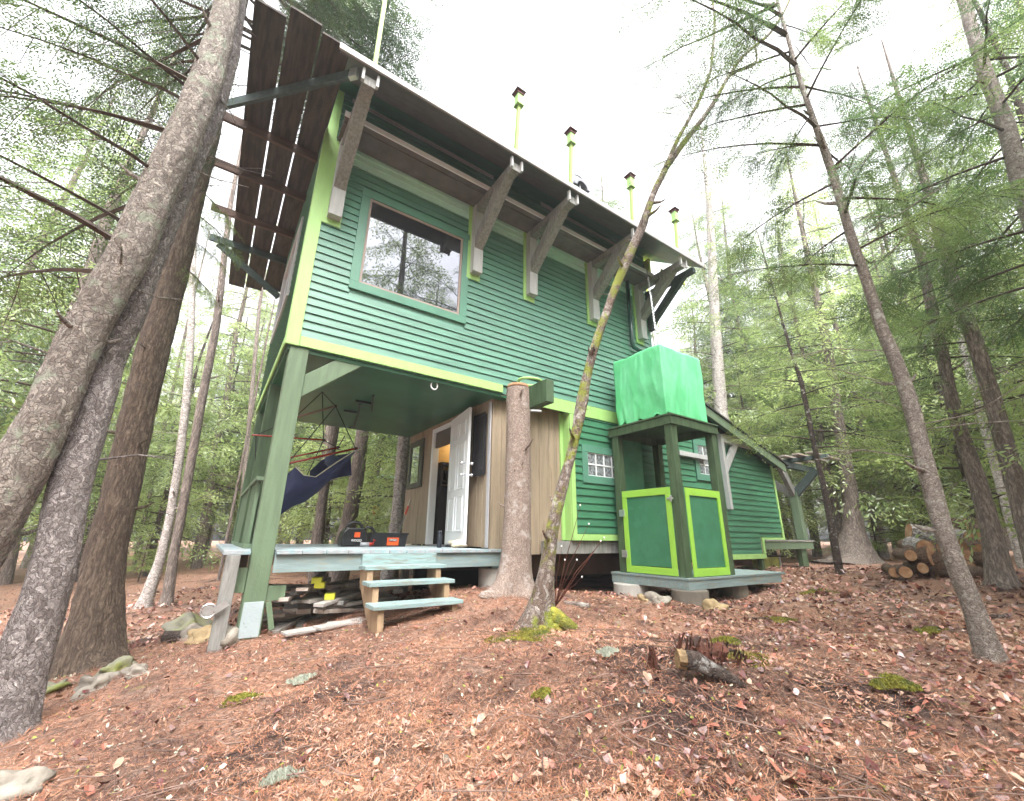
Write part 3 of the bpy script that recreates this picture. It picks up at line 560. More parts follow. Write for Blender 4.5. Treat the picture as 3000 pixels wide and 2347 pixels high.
# tarp cube
b=MB();n=26
def tarp():
    V=[];Fq=[];x0,x1,y0,y1,z0,z1=5.33,6.50,-1.32,-.27,3.42,4.66;cx,cy=(x0+x1)/2,(y0+y1)/2
    n=44;per=[]
    for i in range(n):per.append((x0+(x1-x0)*i/n,y0))
    for i in range(n):per.append((x1,y0+(y1-y0)*i/n))
    for i in range(n):per.append((x1-(x1-x0)*i/n,y1))
    for i in range(n):per.append((x0,y1-(y1-y0)*i/n))
    L=len(per);m=40
    for j in range(m+1):
        t=j/m
        for k,(a,c) in enumerate(per):
            nx,ny=a-cx,c-cy;r=math.hypot(nx,ny);nx/=r;ny/=r
            fold=abs(noise.noise(Vector((a*4.2+t*1.5,c*4.2-t*1.1,t*.9))));fold2=abs(noise.noise(Vector((a*9+3,c*9,t*2.2))));bulge=.015*math.sin(math.pi*t)-.01-.035*fold*(.3+.7*(1-t))-.022*fold2
            zz=z0+(z1-z0)*t
            if j==0: zz+=.03*math.sin(k*.42)+.03*noise.noise(Vector((k*.3,0,0)))
            if j==m: bulge-=.015
            zz-= .04*math.sin(min(1,t)*math.pi)*0
            V.append((a+nx*bulge,c+ny*bulge,zz+(.05*noise.noise(Vector((a*2.3,c*2.3,2))) if j==m else 0)))
    for j in range(m):
        for k in range(L):Fq.append((j*L+k,j*L+(k+1)%L,(j+1)*L+(k+1)%L,(j+1)*L+k))
    # top
    base=m*L;prev=list(range(base,base+L))
    for q,s in enumerate((.85,.6,.35,.12)):
        cur=[]
        for k,(a,c) in enumerate(per):
            V.append((cx+(a-cx)*s,cy+(c-cy)*s,z1+.02*(q+1)-.015+.012*noise.noise(Vector((a*3*s,c*3*s,4)))));cur.append(len(V)-1)
        for k in range(L):Fq.append((prev[k],prev[(k+1)%L],cur[(k+1)%L],cur[k]))
        prev=cur
    Fq.append(tuple(prev))
    return MB().add(V,Fq)
o=tarp().build('tarp_cover',TARP,smooth=True,loc=(5.9,-.8,3.42));tag(o,'bright green tarp cover draped over a cube shaped tank on top of the shower','tarp')
b=MB()
for x,y in((5.5,-1.1),(6.3,-1.1),(5.5,-.5),(6.3,-.5)): b.box(x-.05,x+.05,y-.05,y+.05,3.411,4.6)
b.build('frame',DKG,o)
b=MB();A=Vector((6.18,-.61,6.84));B=Vector((5.45,-1.2,4.70));Lc=(B-A).length;kk=int(Lc/.045);d=(B-A).normalized();s1=d.cross(Vector((0,1,0))).normalized();s2=d.cross(s1)
for i in range(kk):
    c=A+(B-A)*((i+.5)/kk);s=s1 if i%2 else s2
    b.tube([c+d*.03*math.cos(t)+s*.016*math.sin(t) for t in np.linspace(0,6.28,9)],.0055,5,False)
o=b.build('chain',CHROME,smooth=True,loc=tuple(A));tag(o,'long steel link chain hanging from the eave down to the tarp','chain')
# bird-box poles
for i,x in enumerate((.27,2.50,3.63,5.18,6.56)):
    zt=(9.4,8.5,8.44,8.36,8.25)[i];c=(x+.03,-1.13,0);lean=(.0,.05,.06,.06,.07)[i]
    zb=EZ+.056+K*(c[1]-EY)
    t=thing('birdhouse_pole',(c[0],c[1],zb),('lime pole at the front left roof corner with its top above the picture','first lime birdhouse pole right of the roof corner','middle lime birdhouse pole left of the round vent cap','lime birdhouse pole just right of the round vent cap','last lime birdhouse pole at the far end of the eave')[i],'birdhouse','birdhouse poles along the eave')
    b=MB();b.beam((c[0]-lean,c[1],zb-.02),(c[0],c[1],zt-.34),.05,.05,(0,1,0));b.build('pole',mat('pale_lime_pole',(.30,.42,.12),.6,.1),t)
    b=MB();b.box(c[0]-.05,c[0]+.05,c[1]-.05,c[1]+.05,zt-.34,zt-.13);b.box(c[0]-.065,c[0]+.065,c[1]-.065,c[1]+.065,zt-.36,zt-.34);b.build('box',LIME,t,bev=.003)
    b=MB();b.box(c[0]-.065,c[0]+.065,c[1]-.065,c[1]+.065,zt-.128,zt-.11);b.box(c[0]-.035,c[0]+.035,c[1]-.035,c[1]+.035,zt-.11,zt-.07)
    b.add([(c[0]-.09,c[1]-.09,zt-.07),(c[0]+.09,c[1]-.09,zt-.07),(c[0]+.09,c[1]+.09,zt-.07),(c[0]-.09,c[1]+.09,zt-.07),(c[0],c[1],zt)],[(3,2,1,0),(0,1,4),(1,2,4),(2,3,4),(3,0,4)]);b.build('roof_cap',mat('rusty_cap',(.12,.045,.04),.7,.2),t)
b=MB();c0=(4.34,-.6,0);zb=EZ+.056+K*(c0[1]-EY)
b.tube([(c0[0],c0[1],zb-.03),(c0[0]+.02,c0[1],8.05)],.016,8)
b.tube([(c0[0]+.21*math.cos(t),c0[1],8.02+.21*math.sin(t)) for t in np.linspace(.3,2.84,16)],.014,6)
b.prism([(c0[0]+.02+r*math.cos(t),7.92+r*math.sin(t)) for r,ts in((.2,np.linspace(0,3.14,12)),(.13,np.linspace(3.14,0,12))) for t in ts],1,c0[1]-.07,c0[1]+.07)
o=b.build('vent_cap',mat('grey_vent_metal',(.22,.22,.24),.4,.1,metal=.6),loc=(c0[0],c0[1],zb));tag(o,'curved grey vent cap on a thin rod behind the eave','vent')
# ---------------- things on and around the porch ----------------
def text(parent,s,size,loc,rot,m,name='lettering'):
    cu=bpy.data.curves.new(name,'FONT');cu.body=s;cu.size=size;cu.extrude=.0015;cu.align_x='CENTER';cu.align_y='CENTER'
    tmp=bpy.data.objects.new('tmp',cu);COL.objects.link(tmp);dg=bpy.context.evaluated_depsgraph_get();me=bpy.data.meshes.new_from_object(tmp.evaluated_get(dg));bpy.data.objects.remove(tmp)
    me.materials.clear();me.materials.append(m);o=link(name,me,parent);o.location=Vector(loc)-ORI[parent.name];o.rotation_euler=rot;return o
DZ=1.35
v=thing('canister_vacuum',(1.42,1.5,DZ),'squat black shop vacuum with a round carry handle on the deck','vacuum')
b=MB();b.prism([(1.26,DZ),(1.62,DZ),(1.62,DZ+.12),(1.60,DZ+.21),(1.55,DZ+.265),(1.33,DZ+.265),(1.275,DZ+.21),(1.255,DZ+.12)],1,1.42,1.66);b.build('body',BLACK,v,bev=.02)
b=MB();b.tube([(1.44+.115*math.cos(t),1.5,DZ+.245+.10*math.sin(t)) for t in np.linspace(-.2,3.34,18)],.021,8);b.build('handle',BLACK,v,smooth=True)
b=MB();b.box(1.43,1.51,1.412,1.419,DZ+.13,DZ+.20);b.build('badge',ORANGE,v);text(v,'RIDGID',.045,(1.47,1.414,DZ+.085),(math.pi/2,0,0),PRINT)
b=MB();b.tube([(1.58,1.5,DZ+.22),(1.63,1.5,DZ+.28),(1.70,1.5,DZ+.27),(1.75,1.5,DZ+.2),(1.80,1.52,DZ+.18)],.022,10);b.build('hose',BLACK,v,smooth=True)
v=thing('tool_crate',(1.95,1.5,DZ),'low black plastic tool crate with an orange badge on the deck','tool crate')
b=MB();b.add([(1.68,1.42,DZ),(2.22,1.42,DZ),(2.22,1.72,DZ),(1.68,1.72,DZ),(1.66,1.40,DZ+.19),(2.245,1.40,DZ+.19),(2.245,1.74,DZ+.19),(1.66,1.74,DZ+.19)],[(0,3,2,1),(0,1,5,4),(1,2,6,5),(2,3,7,6),(3,0,4,7)])
b.box(1.65,2.255,1.385,1.40,DZ+.18,DZ+.20);b.box(1.65,2.255,1.74,1.755,DZ+.18,DZ+.2);b.box(1.7,2.2,1.45,1.7,DZ+.1,DZ+.12)
for k in range(5): b.box(1.72+k*.1,1.735+k*.1,1.398,1.41,DZ+.02,DZ+.17)
b.build('body',BLACK,v);b=MB();b.box(1.92,2.10,1.392,1.400,DZ+.02,DZ+.13);b.build('badge',ORANGE,v);b=MB();b.box(1.945,2.075,1.387,1.391,DZ+.075,DZ+.115);b.build('badge_plate',BLACK,v);text(v,'RIDGID',.034,(2.01,1.385,DZ+.095),(math.pi/2,0,0),PRINT)
v=thing('inflator',(1.64,1.2,DZ),'small grey and red hand inflator lying between vacuum and crate','tool')
b=MB();b.tube([(1.50,1.3,DZ+.035),(1.62,1.3,DZ+.035)],.028,10);b.build('barrel',GREYP,v,smooth=True);b=MB();b.tube([(1.62,1.3,DZ+.035),(1.68,1.3,DZ+.04),(1.70,1.3,DZ+.1)],.026,10);b.build('grip',mat('red_plastic',(.45,.03,.02),.4,.1),v,smooth=True)
b=MB();b.lathe((2.50,.78,DZ),[(.034,0),(.036,.01),(.036,.17),(.03,.19),(.028,.2),(.031,.202),(.031,.235),(.028,.24)],18)
o=b.build('bottle',mat('dark_bottle_steel',(.03,.035,.045),.35,.05,metal=.4),smooth=True,loc=(2.5,.78,DZ));tag(o,'dark steel drink bottle standing on the deck by the open door','bottle')
b=MB();b.blob((2.72,.62,DZ+.055),.13,.09,.06,16,10,.3,3);o=b.build('deck_stone',mat('cream_stone',(.62,.52,.38),.7,.1,4,.3,15),smooth=True,loc=(2.72,.62,DZ));tag(o,'cream coloured stone holding the porch door open','stone')
v=thing('broom',(2.9,3.55,1.36),'thin handled broom with a red grip leaning on the board wall','broom')
b=MB();b.tube([(2.86,3.62,1.38),(2.94,3.32,2.05)],.012,8);b.build('handle',GREYP,v);b=MB();b.tube([(2.925,3.37,1.93),(2.945,3.30,2.1)],.02,8);b.build('grip',mat('red_grip',(.6,.07,.04),.5,.1),v);b=MB();b.tube([(2.945,3.30,2.1),(2.96,3.24,2.24)],.016,8);b.build('handle_tip',CREAM,v)
v=thing('framed_mirror',(2.97,3.1,2.9),'framed mirror reflecting the forest on the porch wall','mirror')
b=MB();x0,x1=2.93,2.972;b.box(x0,x1,2.74,2.86,2.44,3.42);b.box(x0,x1,3.36,3.48,2.44,3.42);b.box(x0,x1,2.861,3.359,3.30,3.42);b.box(x0,x1,2.861,3.359,2.44,2.54);b.build('frame',mat('dark_frame',(.07,.075,.055),.6,.2),v,bev=.005)
b=MB();b.box(2.95,2.955,2.86,3.36,2.54,3.3);b.build('glass',MIRR,v)
v=thing('black_wall_panel',(2.96,.6,2.9),'narrow black framed panel hanging between the open door and the wall corner','wall panel')
b=MB();b.box(2.93,2.972,.30,.62,2.42,3.38);b.build('panel',mat('black_panel',(.02,.018,.02),.5,.4,8,.3,30),v,bev=.006);b=MB();b.box(2.918,2.93,.28,.64,2.40,2.45);b.box(2.918,2.93,.28,.64,3.35,3.40);b.box(2.918,2.93,.28,.32,2.451,3.349);b.box(2.918,2.93,.6,.64,2.451,3.349);b.build('frame',BLACK,v)
# hammock chair
v=thing('hammock_chair',(.7,1.5,2.),'navy canvas hammock chair with red varnished bars hanging from the porch ceiling','hammock chair')
Hk=Vector((.70,1.45,3.6));BR=Vector((1.31,1.5,2.80));BL=Vector((.40,1.52,2.47));C2=Vector((1.10,1.75,2.83));C1=Vector((.2,1.8,2.72));TR=Vector((.92,1.45,3.41));TL=Vector((.38,1.5,3.14))
for a,c,r in((BL,BR,.017),(Vector((.40,1.75,2.58)),C2,.014),(Vector((-.05,1.5,2.82)),Vector((.83,1.5,2.87)),.013),(TL,TR,.016)):
    b=MB();b.tube([a-(c-a).normalized()*.05,c+(c-a).normalized()*.03],r,10);b.build('bar',REDW if a is not TL else mat('pale_bar',(.2,.13,.11),.5,.1),v,smooth=True)
b=MB();mid=Vector((.83,1.5,2.87))
for a,c in((Hk,TR),(Hk,TL),(TR,BR),(TR,BL),(TL,BL),(Hk,mid),(mid,C2),(C2,Vector((.6,1.9,2.1))),(TL,Vector((-.05,1.5,2.82))),(Vector((1.15,1.6,3.0)),C2),(Vector((-.05,1.5,2.82)),Vector((.05,1.6,2.2))),(mid,Vector((.62,1.7,2.05)))): b.tube([a,(a+c)/2+Vector((0,0,-.006)),c],.007,5)
for a in(TR,BR,C2,mid,BL): b.blob(a,.025,.025,.025,8,6,.2)
b.build('rope',BLACKT,v)
def sheet(P,m,name,th=.012):
    nU,nV=len(P),len(P[0]);V=[p for r in P for p in r]+[ (p[0],p[1]+th,p[2]) for r in P for p in r];n=nU*nV
    Fq=[(i*nV+j,i*nV+j+1,(i+1)*nV+j+1,(i+1)*nV+j) for i in range(nU-1) for j in range(nV-1)];Fq+=[tuple(k+n for k in f[::-1]) for f in Fq]
    o=MB().add(V,Fq).build(name,m,v,smooth=True);return o
# canvas: from the right bar end sweeping down to the lower left, sagging pocket
top=[Vector((1.28,1.48,2.74)),Vector((1.05,1.45,2.52)),Vector((.78,1.4,2.30)),Vector((.62,1.38,2.31)),Vector((.50,1.42,2.42)),Vector((.40,1.5,2.30)),Vector((.30,1.5,2.1))]
bot=[Vector((1.27,1.52,2.70)),Vector((1.05,1.55,2.33)),Vector((.86,1.5,2.10)),Vector((.70,1.45,1.95)),Vector((.55,1.45,1.88)),Vector((.42,1.5,1.76)),Vector((.25,1.5,1.62))]
P=[]
for a,c in zip(top,bot): P.append([tuple(a.lerp(c,t)+Vector((0,-.16*math.sin(math.pi*t),0))) for t in np.linspace(0,1,9)])
sheet(P,NAVY,'canvas_seat')
b=MB();b.tube([top[0],top[1]+Vector((0,.02,.03)),top[2],top[3],top[4]],.010,6);b.build('piping',CREAM,v)
top2=[Vector((1.27,1.6,2.74)),Vector((1.1,1.72,2.70)),Vector((.9,1.78,2.62)),Vector((.74,1.7,2.42))]
P=[[tuple(a.lerp(a+Vector((.02,-.15,-.36)),t)) for t in np.linspace(0,1,5)] for a in top2];sheet(P,NAVY,'canvas_back')
b=MB();b.blob((1.03,1.60,2.58),.14,.05,.09,14,9,.15,1);b.build('pillow',NAVYL,v,smooth=True)
# forked black antler-like hooks on the ceiling
for k,segs in enumerate((((1.22,1.52,1.49,1.51),(1.49,1.51,1.37,1.08),(1.49,1.51,1.62,1.94)),((1.21,2.22,1.46,2.21),(1.46,2.21,1.34,1.70),(1.46,2.21,1.67,3.3),(1.67,3.3,1.62,3.45)))):
    b=MB()
    for a,c,e,g in segs:b.beam((a,c,3.575),(e,g,3.575),.035,.035)
    o=b.build('ceiling_hook',BLACK,bev=.004,loc=(1.4,1.6+k*.6,3.6));tag(o,('small black Y shaped hanger nearer the front on the porch ceiling','longer black Y shaped hanger farther back on the porch ceiling')[k],'hanger','black hangers on the porch ceiling')
# pulley wheel on the grey leg
c=on(610,1790,1,-.16);b=MB()
for sgn in(0,): b.tube([(c[0]+.058*math.cos(t),c[1],c[2]+.058*math.sin(t)) for t in np.linspace(0,6.28,25)],.009,6,False)
b.prism([(c[0]+.046*math.cos(t),c[2]+.046*math.sin(t)) for t in np.linspace(0,5.98,20)],1,c[1]-.008,c[1]+.008);b.prism([(c[0]+.03,c[2]+.02),(c[0]+.12,c[2]+.09),(c[0]+.16,c[2]+.04),(c[0]+.06,c[2]-.03)],1,c[1]-.012,c[1]-.009)
o=b.build('pulley_wheel',STEEL,loc=tuple(c));tag(o,'grey metal pulley wheel fixed to the leaning grey deck leg','pulley')
# lumber under the deck
k=0
def plank(c,L,wd,th,ang,tilt,m,label,group,endm=None):
    c=Vector(c);t=thing('lumber_board',tuple(c),label,'board',group)
    d=Vector((math.cos(ang)*math.cos(tilt),math.sin(ang)*math.cos(tilt),math.sin(tilt)));b=MB();b.beam(c-d*L/2,c+d*L/2,wd,th)
    o=b.build('board',m,t,bev=.003)
    if endm: 
        b=MB();b.beam(c-d*(L/2+.004),c-d*(L/2-.09),wd+.004,th+.004);b.build('painted_end',endm,t)
LG='loose lumber under the deck'
for row in range(5):
    for i in range(8):
        x=.45+i*.14+random.uniform(-.08,.08);z=.57+row*.085+random.uniform(-.015,.015)
        plank((x+random.uniform(-.1,.2),.45+random.uniform(-.12,.35),z),random.uniform(.5,1.2),random.uniform(.08,.15),random.uniform(.03,.05),random.choice((.35,.6,.9,1.2,1.45,.1))+random.uniform(-.25,.25),random.uniform(-.12,.16),random.choice((PLANK,PLANK,PLANK2,GREYW)),'%s board in the untidy heap under the deck, %s, %s'%(random.choice(('short brown','split brown','long brown','narrow brown')),('lowest layer','second layer','middle layer','upper layer','top layer')[row],'towards the corner post' if i<3 else 'mid heap' if i<6 else 'towards the steps'),LG)
for i in range(9):
    plank((1.3+random.uniform(0,.6),.75+random.uniform(-.15,.2),.66+.055*(i//2)),random.uniform(.3,.5),.13,.045,1.35+random.uniform(-.1,.1),0,PLANK2,'short weathered board in the neat stack behind the porch steps','short boards behind the steps')
for (u,v_),lab in zip(((902,1698),(910,1712),(940,1745)),('upper yellow ended block on the lumber heap','long yellow ended board across the lumber heap','thick yellow ended block lowest on the lumber heap')):
    c=on(u+20,v_,1,.12);plank((c[0]+.1,.32,c[2]),.45,.10,.055,1.2,.05,PLANK2,lab,None,YEL)
for (u,v_,L,a) in((1000,1850,.55,.3),(905,1875,.5,.2),(1010,1832,.35,-.3)):
    c=on(u,v_,1,-.22);plank((c[0],-.2,gz(c[0],-.2)+.03),L,.16,.025,a,.03,PLANK2,'thin pale board lying on the leaves in front of the lumber heap','thin boards before the heap')
b=MB();c=on(835,1800,1,-.03);b.beam((.27,-.03,.86),(.34,-.03,.60),.02,.05);b.box(.25,.42,.02,.10,.86,1.0);o=b.build('scrap_board',POSTG,loc=(.3,0,.6));tag(o,'green scrap board propped behind the corner post','board')
# concrete piers and stones
def pier(c,r,h,label,m=CONC,n=28):
    z=gz(*c)-.06;b=MB();b.lathe((c[0],c[1],z),[(r*.98,0),(r,.01),(r,h-(z+.0)-.012),(r*.97,h-z)],n);o=b.build('concrete_pier',m,bev=0,loc=(c[0],c[1],z),smooth=False);tag(o,label,'pier')
pier((5.46,-1.30),.25,.829,'round brown concrete pier under the near corner of the shower')
pier((6.85,-1.15),.22,.829,'round concrete pier under the middle of the shower platform')
pier((5.40,-.28),.27,.829,'pale half round concrete pier under the back left corner of the shower',CONCL)
pier((3.06,.17),.20,1.09,'pale concrete pier beside the tall stump under the deck end',CONCL)
for (u,v_,d,r,m_,lab) in ((1887,1745,6.05,.11,ROCKY,'round pale stone touching the pale pier under the shower'),(1925,1748,5.95,.15,ROCK,'larger pale stone between the two front piers'),(2085,1755,5.9,.15,ROCKY,'brown flat stone right of the near pier'),(2115,1757,6.1,.10,ROCK,'dark small stone beside the brown flat stone'),
   (600,1890,5.0,.13,ROCKY,'ochre boulder at the foot of the corner post'),(655,1905,4.7,.19,ROCK,'pinkish grey rock under the corner post'),(563,1775,5.9,.28,ROCKG,'broad yellowish boulder behind the grey leg'),(585,1815,5.3,.16,ROCK,'grey boulder left of the pulley wheel'),(600,1832,5.1,.14,ROCKY,'yellowish stone below the pulley wheel'),
   (350,1914,4.2,.15,ROCKG,'mossy pale stone against the roots of the brown trunk'),(288,1972,3.8,.14,ROCK,'flat pale stone in the needles left of the post'),(405,1955,3.9,.10,ROCK,'small stone between the roots and the post'),(180,1965,4.0,.10,ROCKG,'small mossy stone in front of the brown trunk'),(1305,2170,2.2,.025,ROCK,'small grey stone low in the middle foreground'),(30,2290,2.35,.13,ROCK,'flat pale rock at the lower left corner')):
    p=pt(u,v_,d);z=gz(p[0],p[1]);b=MB();b.blob((p[0],p[1],z+r*.10),r,r*.75,r*.55,22,14,.55,u*.01,u*.3)
    o=b.build('fieldstone',m_,smooth=True,loc=(p[0],p[1],z));tag(o,lab,'stone')
# ---------------- trees ----------------
def frond(L,ntw,leaf,lw,dens,droop=.25,seed=0):
    r=np.random.default_rng(seed);Q=[]
    for s in np.linspace(.06,1,ntw):
        for side in(-1,1):
            tl=L*.42*(1-.75*s)*r.uniform(.7,1.2)+.02;a=side*math.radians(r.uniform(38,62));p0=np.array([s*L,0,-droop*L*s*s])
            k=max(1,int(tl/dens))
            for j in range(k):
                q=(j+.6)/k*tl
                for sd in((-1,1) if leaf<.08 else (r.choice((-1,1)),)):
                    c=p0+np.array([math.cos(a)*q,math.sin(a)*q,-.25*q+r.uniform(-.006,.006)])
                    aa=a+sd*math.radians(r.uniform(25,65));l=leaf*r.uniform(.7,1.3);d=np.array([math.cos(aa),math.sin(aa),r.uniform(-.35,.15)])*l
                    n_=np.array([-math.sin(aa),math.cos(aa),r.uniform(-.5,.5)])*lw*.5
                    Q.append([c,c+d*.5-n_,c+d,c+d*.5+n_])
    return np.array(Q)
def rotz(a): c,s=math.cos(a),math.sin(a);return np.array([[c,-s,0],[s,c,0],[0,0,1]])
def roty(a): c,s=math.cos(a),math.sin(a);return np.array([[c,0,s],[0,1,0],[-s,0,c]])
def rotx(a): c,s=math.cos(a),math.sin(a);return np.array([[1,0,0],[0,c,-s],[0,s,c]])
def tubeq(P,R,n=4):
    P=np.array(P);V=[];Fq=[]
    for i,p in enumerate(P):
        d=P[min(i+1,len(P)-1)]-P[max(i-1,0)];d=d/(np.linalg.norm(d)+1e-9);ref=np.array([0,0,1.]) if abs(d[2])<.9 else np.array([1.,0,0])
        a=np.cross(d,ref);a/=np.linalg.norm(a);b=np.cross(d,a)
        for k in range(n):
            t=2*math.pi*k/n;V.append(p+(a*math.cos(t)+b*math.sin(t))*R[i])
    for i in range(len(P)-1):
        for k in range(n):Fq.append((i*n+k,i*n+(k+1)%n,(i+1)*n+(k+1)%n,(i+1)*n+k))
    return np.array(V),np.array(Fq)
class Branch:   # branch of unit length 1..: leaf quads + wood quads
    def __init__(s,L,nf,ntw,leaf,lw,dens,seed,fl=.45,sparse=0):
        r=np.random.default_rng(seed);leaf_=[];wv=[];wf=[];n0=0
        xs=np.linspace(0,L,7);wig=r.normal(0,.02*L,7).cumsum()*.4;P=[np.array([x,w,-.10*L*(x/L)**2+.03*L*math.sin(3*x/L)]) for x,w in zip(xs,wig)]
        v,f=tubeq(P,np.linspace(.011*L+.003,.002,7),4);wv.append(v);wf.append(f);n0+=len(v)
        fr=[frond(1,ntw,leaf/(L*fl),lw/(L*fl),dens/(L*fl),.2,seed*7+i) for i in range(3)]
        for i in range(nf):
            t=.22+.78*(i+.5)/nf;side=1 if i%2 else -1;k=t*6;i0=min(int(k),5);p=P[i0]+(P[i0+1]-P[i0])*(k-i0)
            fL=L*fl*(1.05-.65*abs(t-.45))*r.uniform(.75,1.2);a=side*math.radians(r.uniform(30,65)) if i<nf-1 else 0
            if r.random()<sparse: continue
            R=rotz(a)@roty(math.radians(r.uniform(-15,50)))@rotx(r.uniform(-.9,.9))
            q=fr[i%3]*fL;leaf_.append(q@R.T+p);e=np.array([fL*.95,0,-.2*fL*.9])@R.T
            v,f=tubeq([p,p+e*.5+[0,0,.02],p+e],[.004,.003,.0015],3);wv.append(v);wf.append(f+n0);n0+=len(v)
        s.Q=np.concatenate(leaf_) if leaf_ else np.zeros((0,4,3));s.wv=np.concatenate(wv);s.wf=np.concatenate([np.array(x) for x in wf]);s.L=L
BR_N=[Branch(1.6,20,9,.036,.013,.026,i,.30) for i in range(3)]          # near, fine needles
BR_S=[Branch(1.6,14,9,.034,.011,.030,20+i,.34,.2) for i in range(3)]   # near but thin
BR_M=[Branch(1.8,18,8,.06,.021,.05,40+i,.32) for i in range(3)]
BR_F=[Branch(2.0,15,6,.14,.045,.09,60+i,.36) for i in range(3)]
def crown(brs,spec,lm,name,parent=None,wood=TWIG):
    """spec: list of (pos, azimuth, pitch, length)"""
    Vs=[];Fs=[];mi=[];n=0
    for i,(p,az,pi_,L) in enumerate(spec):
        B=brs[i%len(brs)];s=L/B.L;R=rotz(az)@roty(-pi_)@rotx(random.uniform(-.25,.25))*s
        q=(B.Q@R.T+np.asarray(p)).reshape(-1,3);Vs.append(q);Fs.append(np.arange(len(q)).reshape(-1,4)+n);mi.append(np.zeros(len(q)//4,int));n+=len(q)
        v=B.wv@R.T+np.asarray(p);Vs.append(v);Fs.append(B.wf+n);mi.append(np.ones(len(B.wf),int));n+=len(v)
    V=np.concatenate(Vs)
    if parent is not None: V=V-np.array(ORI[parent.name])
    me=npmesh(name,V,np.concatenate(Fs),[lm,wood],np.concatenate(mi));return me
def spiral(path,z0,z1,n,Lf,pitch=(-.25,.15),az=None):
    """branches along a trunk path (list of points) between heights"""
    P=np.array(path);o=[]
    for i in range(n):
        t=(i+random.random()*.6)/n;z=z0+(z1-z0)*t;k=np.searchsorted(P[:,2],z);k=min(max(k,1),len(P)-1)
        f=(z-P[k-1,2])/(P[k,2]-P[k-1,2]+1e-9);p=P[k-1]+(P[k]-P[k-1])*min(max(f,0),1)
        a=i*2.4+random.uniform(-.4,.4) if az is None else random.uniform(*az)
        o.append((p,a,random.uniform(*pitch),Lf(t)*random.uniform(.75,1.2)))
    return o
def trunkmesh(path,radii,m,parent,n=40,step=.035,amp=.06,roots=0,twigs=0,tl=.5,freq=(9,4),name='trunk',stubs=0):
    P=np.array(path,float);R=np.array(radii,float);seg=np.linalg.norm(np.diff(P,axis=0),axis=1);cu=np.concatenate([[0],seg.cumsum()]);N=max(8,int(cu[-1]/step));t=np.linspace(0,cu[-1],N)
    def sm(a):
        y=np.interp(t,cu,a);k=max(3,int(.35/step))|1;yp=np.pad(y,k//2,mode='edge') 
        return np.convolve(yp,np.ones(k)/k,'valid')
    C=np.stack([sm(P[:,i]) for i in range(3)],1);r=sm(R);C[0]=P[0];V=[]
    th=np.linspace(0,2*math.pi,n,endpoint=False)
    for i in range(N):
        d=C[min(i+1,N-1)]-C[max(i-1,0)];d/=np.linalg.norm(d)+1e-9;a=np.cross(d,[0,1,0.]);a/=np.linalg.norm(a);b=np.cross(d,a)
        h=t[i]
        for q in th:
            rr=r[i];x,y=math.cos(q),math.sin(q);s=noise.noise(Vector((x*freq[0]*rr*2.2,y*freq[0]*rr*2.2,h*freq[1])))+.6*noise.noise(Vector((x*freq[0]*rr*6,y*freq[0]*rr*6,h*freq[1]*3+9)))
            rr*=1+amp*s
            if roots and h<.8: rr*=1+math.exp(-h/.13)*.75*roots*(1+.7*math.sin(q*3+1)+.4*math.sin(q*5))+math.exp(-h/.3)*.12*roots
            V.append(C[i]+(a*x+b*y)*rr)
    i=np.arange(N*n).reshape(N,n);j=np.roll(i,-1,1);Fq=[np.stack([i[:-1],j[:-1],j[1:],i[1:]],-1).reshape(-1,4)];V=[np.array(V)];nv=N*n
    def addtube(pts,rad,k=5):
        nonlocal nv
        v,f=tubeq(pts,rad,k);V.append(v);Fq.append(f+nv);nv+=len(v)
    for q in range(twigs):
        k=random.randrange(int(N*.12),N);a=random.uniform(0,6.28);L=tl*random.uniform(.3,1.4);d=np.array([math.cos(a),math.sin(a),random.uniform(-.1,.35)]);p=C[k]+d*r[k]*.8
        m1=p+d*L*.5+np.array([0,0,random.uniform(-.06,.1)*L]);e=p+d*L+np.array([random.uniform(-.1,.1),random.uniform(-.1,.1),random.uniform(-.2,.2)])*L
        addtube([p,m1,e],[.010*min(1.3,r[k]*8),.006,.0025],4)
        if L>.3: addtube([m1,m1+(e-m1)*.5+np.array([random.uniform(-.2,.2),random.uniform(-.2,.2),.05])*L,m1+(e-m1)*.8+np.array([random.uniform(-.3,.3),random.uniform(-.3,.3),.1])*L],[.005,.003,.0015],3)
    for q in range(stubs):
        k=random.randrange(int(N*.1),N);a=random.uniform(0,6.28);L=random.uniform(.05,.22);d=np.array([math.cos(a),math.sin(a),random.uniform(0,.5)]);p=C[k]+d*r[k]*.85;addtube([p,p+d*L*.6,p+d*L+np.array([0,0,.03])],[.022,.015,.006],6)
    V=np.concatenate(V)-np.array(ORI[parent.name]);me=npmesh(name,V,np.concatenate(Fq),[m],smooth=True);link(name,me,parent);return C
def wpx(w,u,v,d):  # radius in metres of a trunk w px wide at that point
    r=ray(u,v);return .5*w/F*d/(r@FH)*1/np.linalg.norm(np.array([(u-W/2)/F,(v-H/2)/F,1]))*1.0
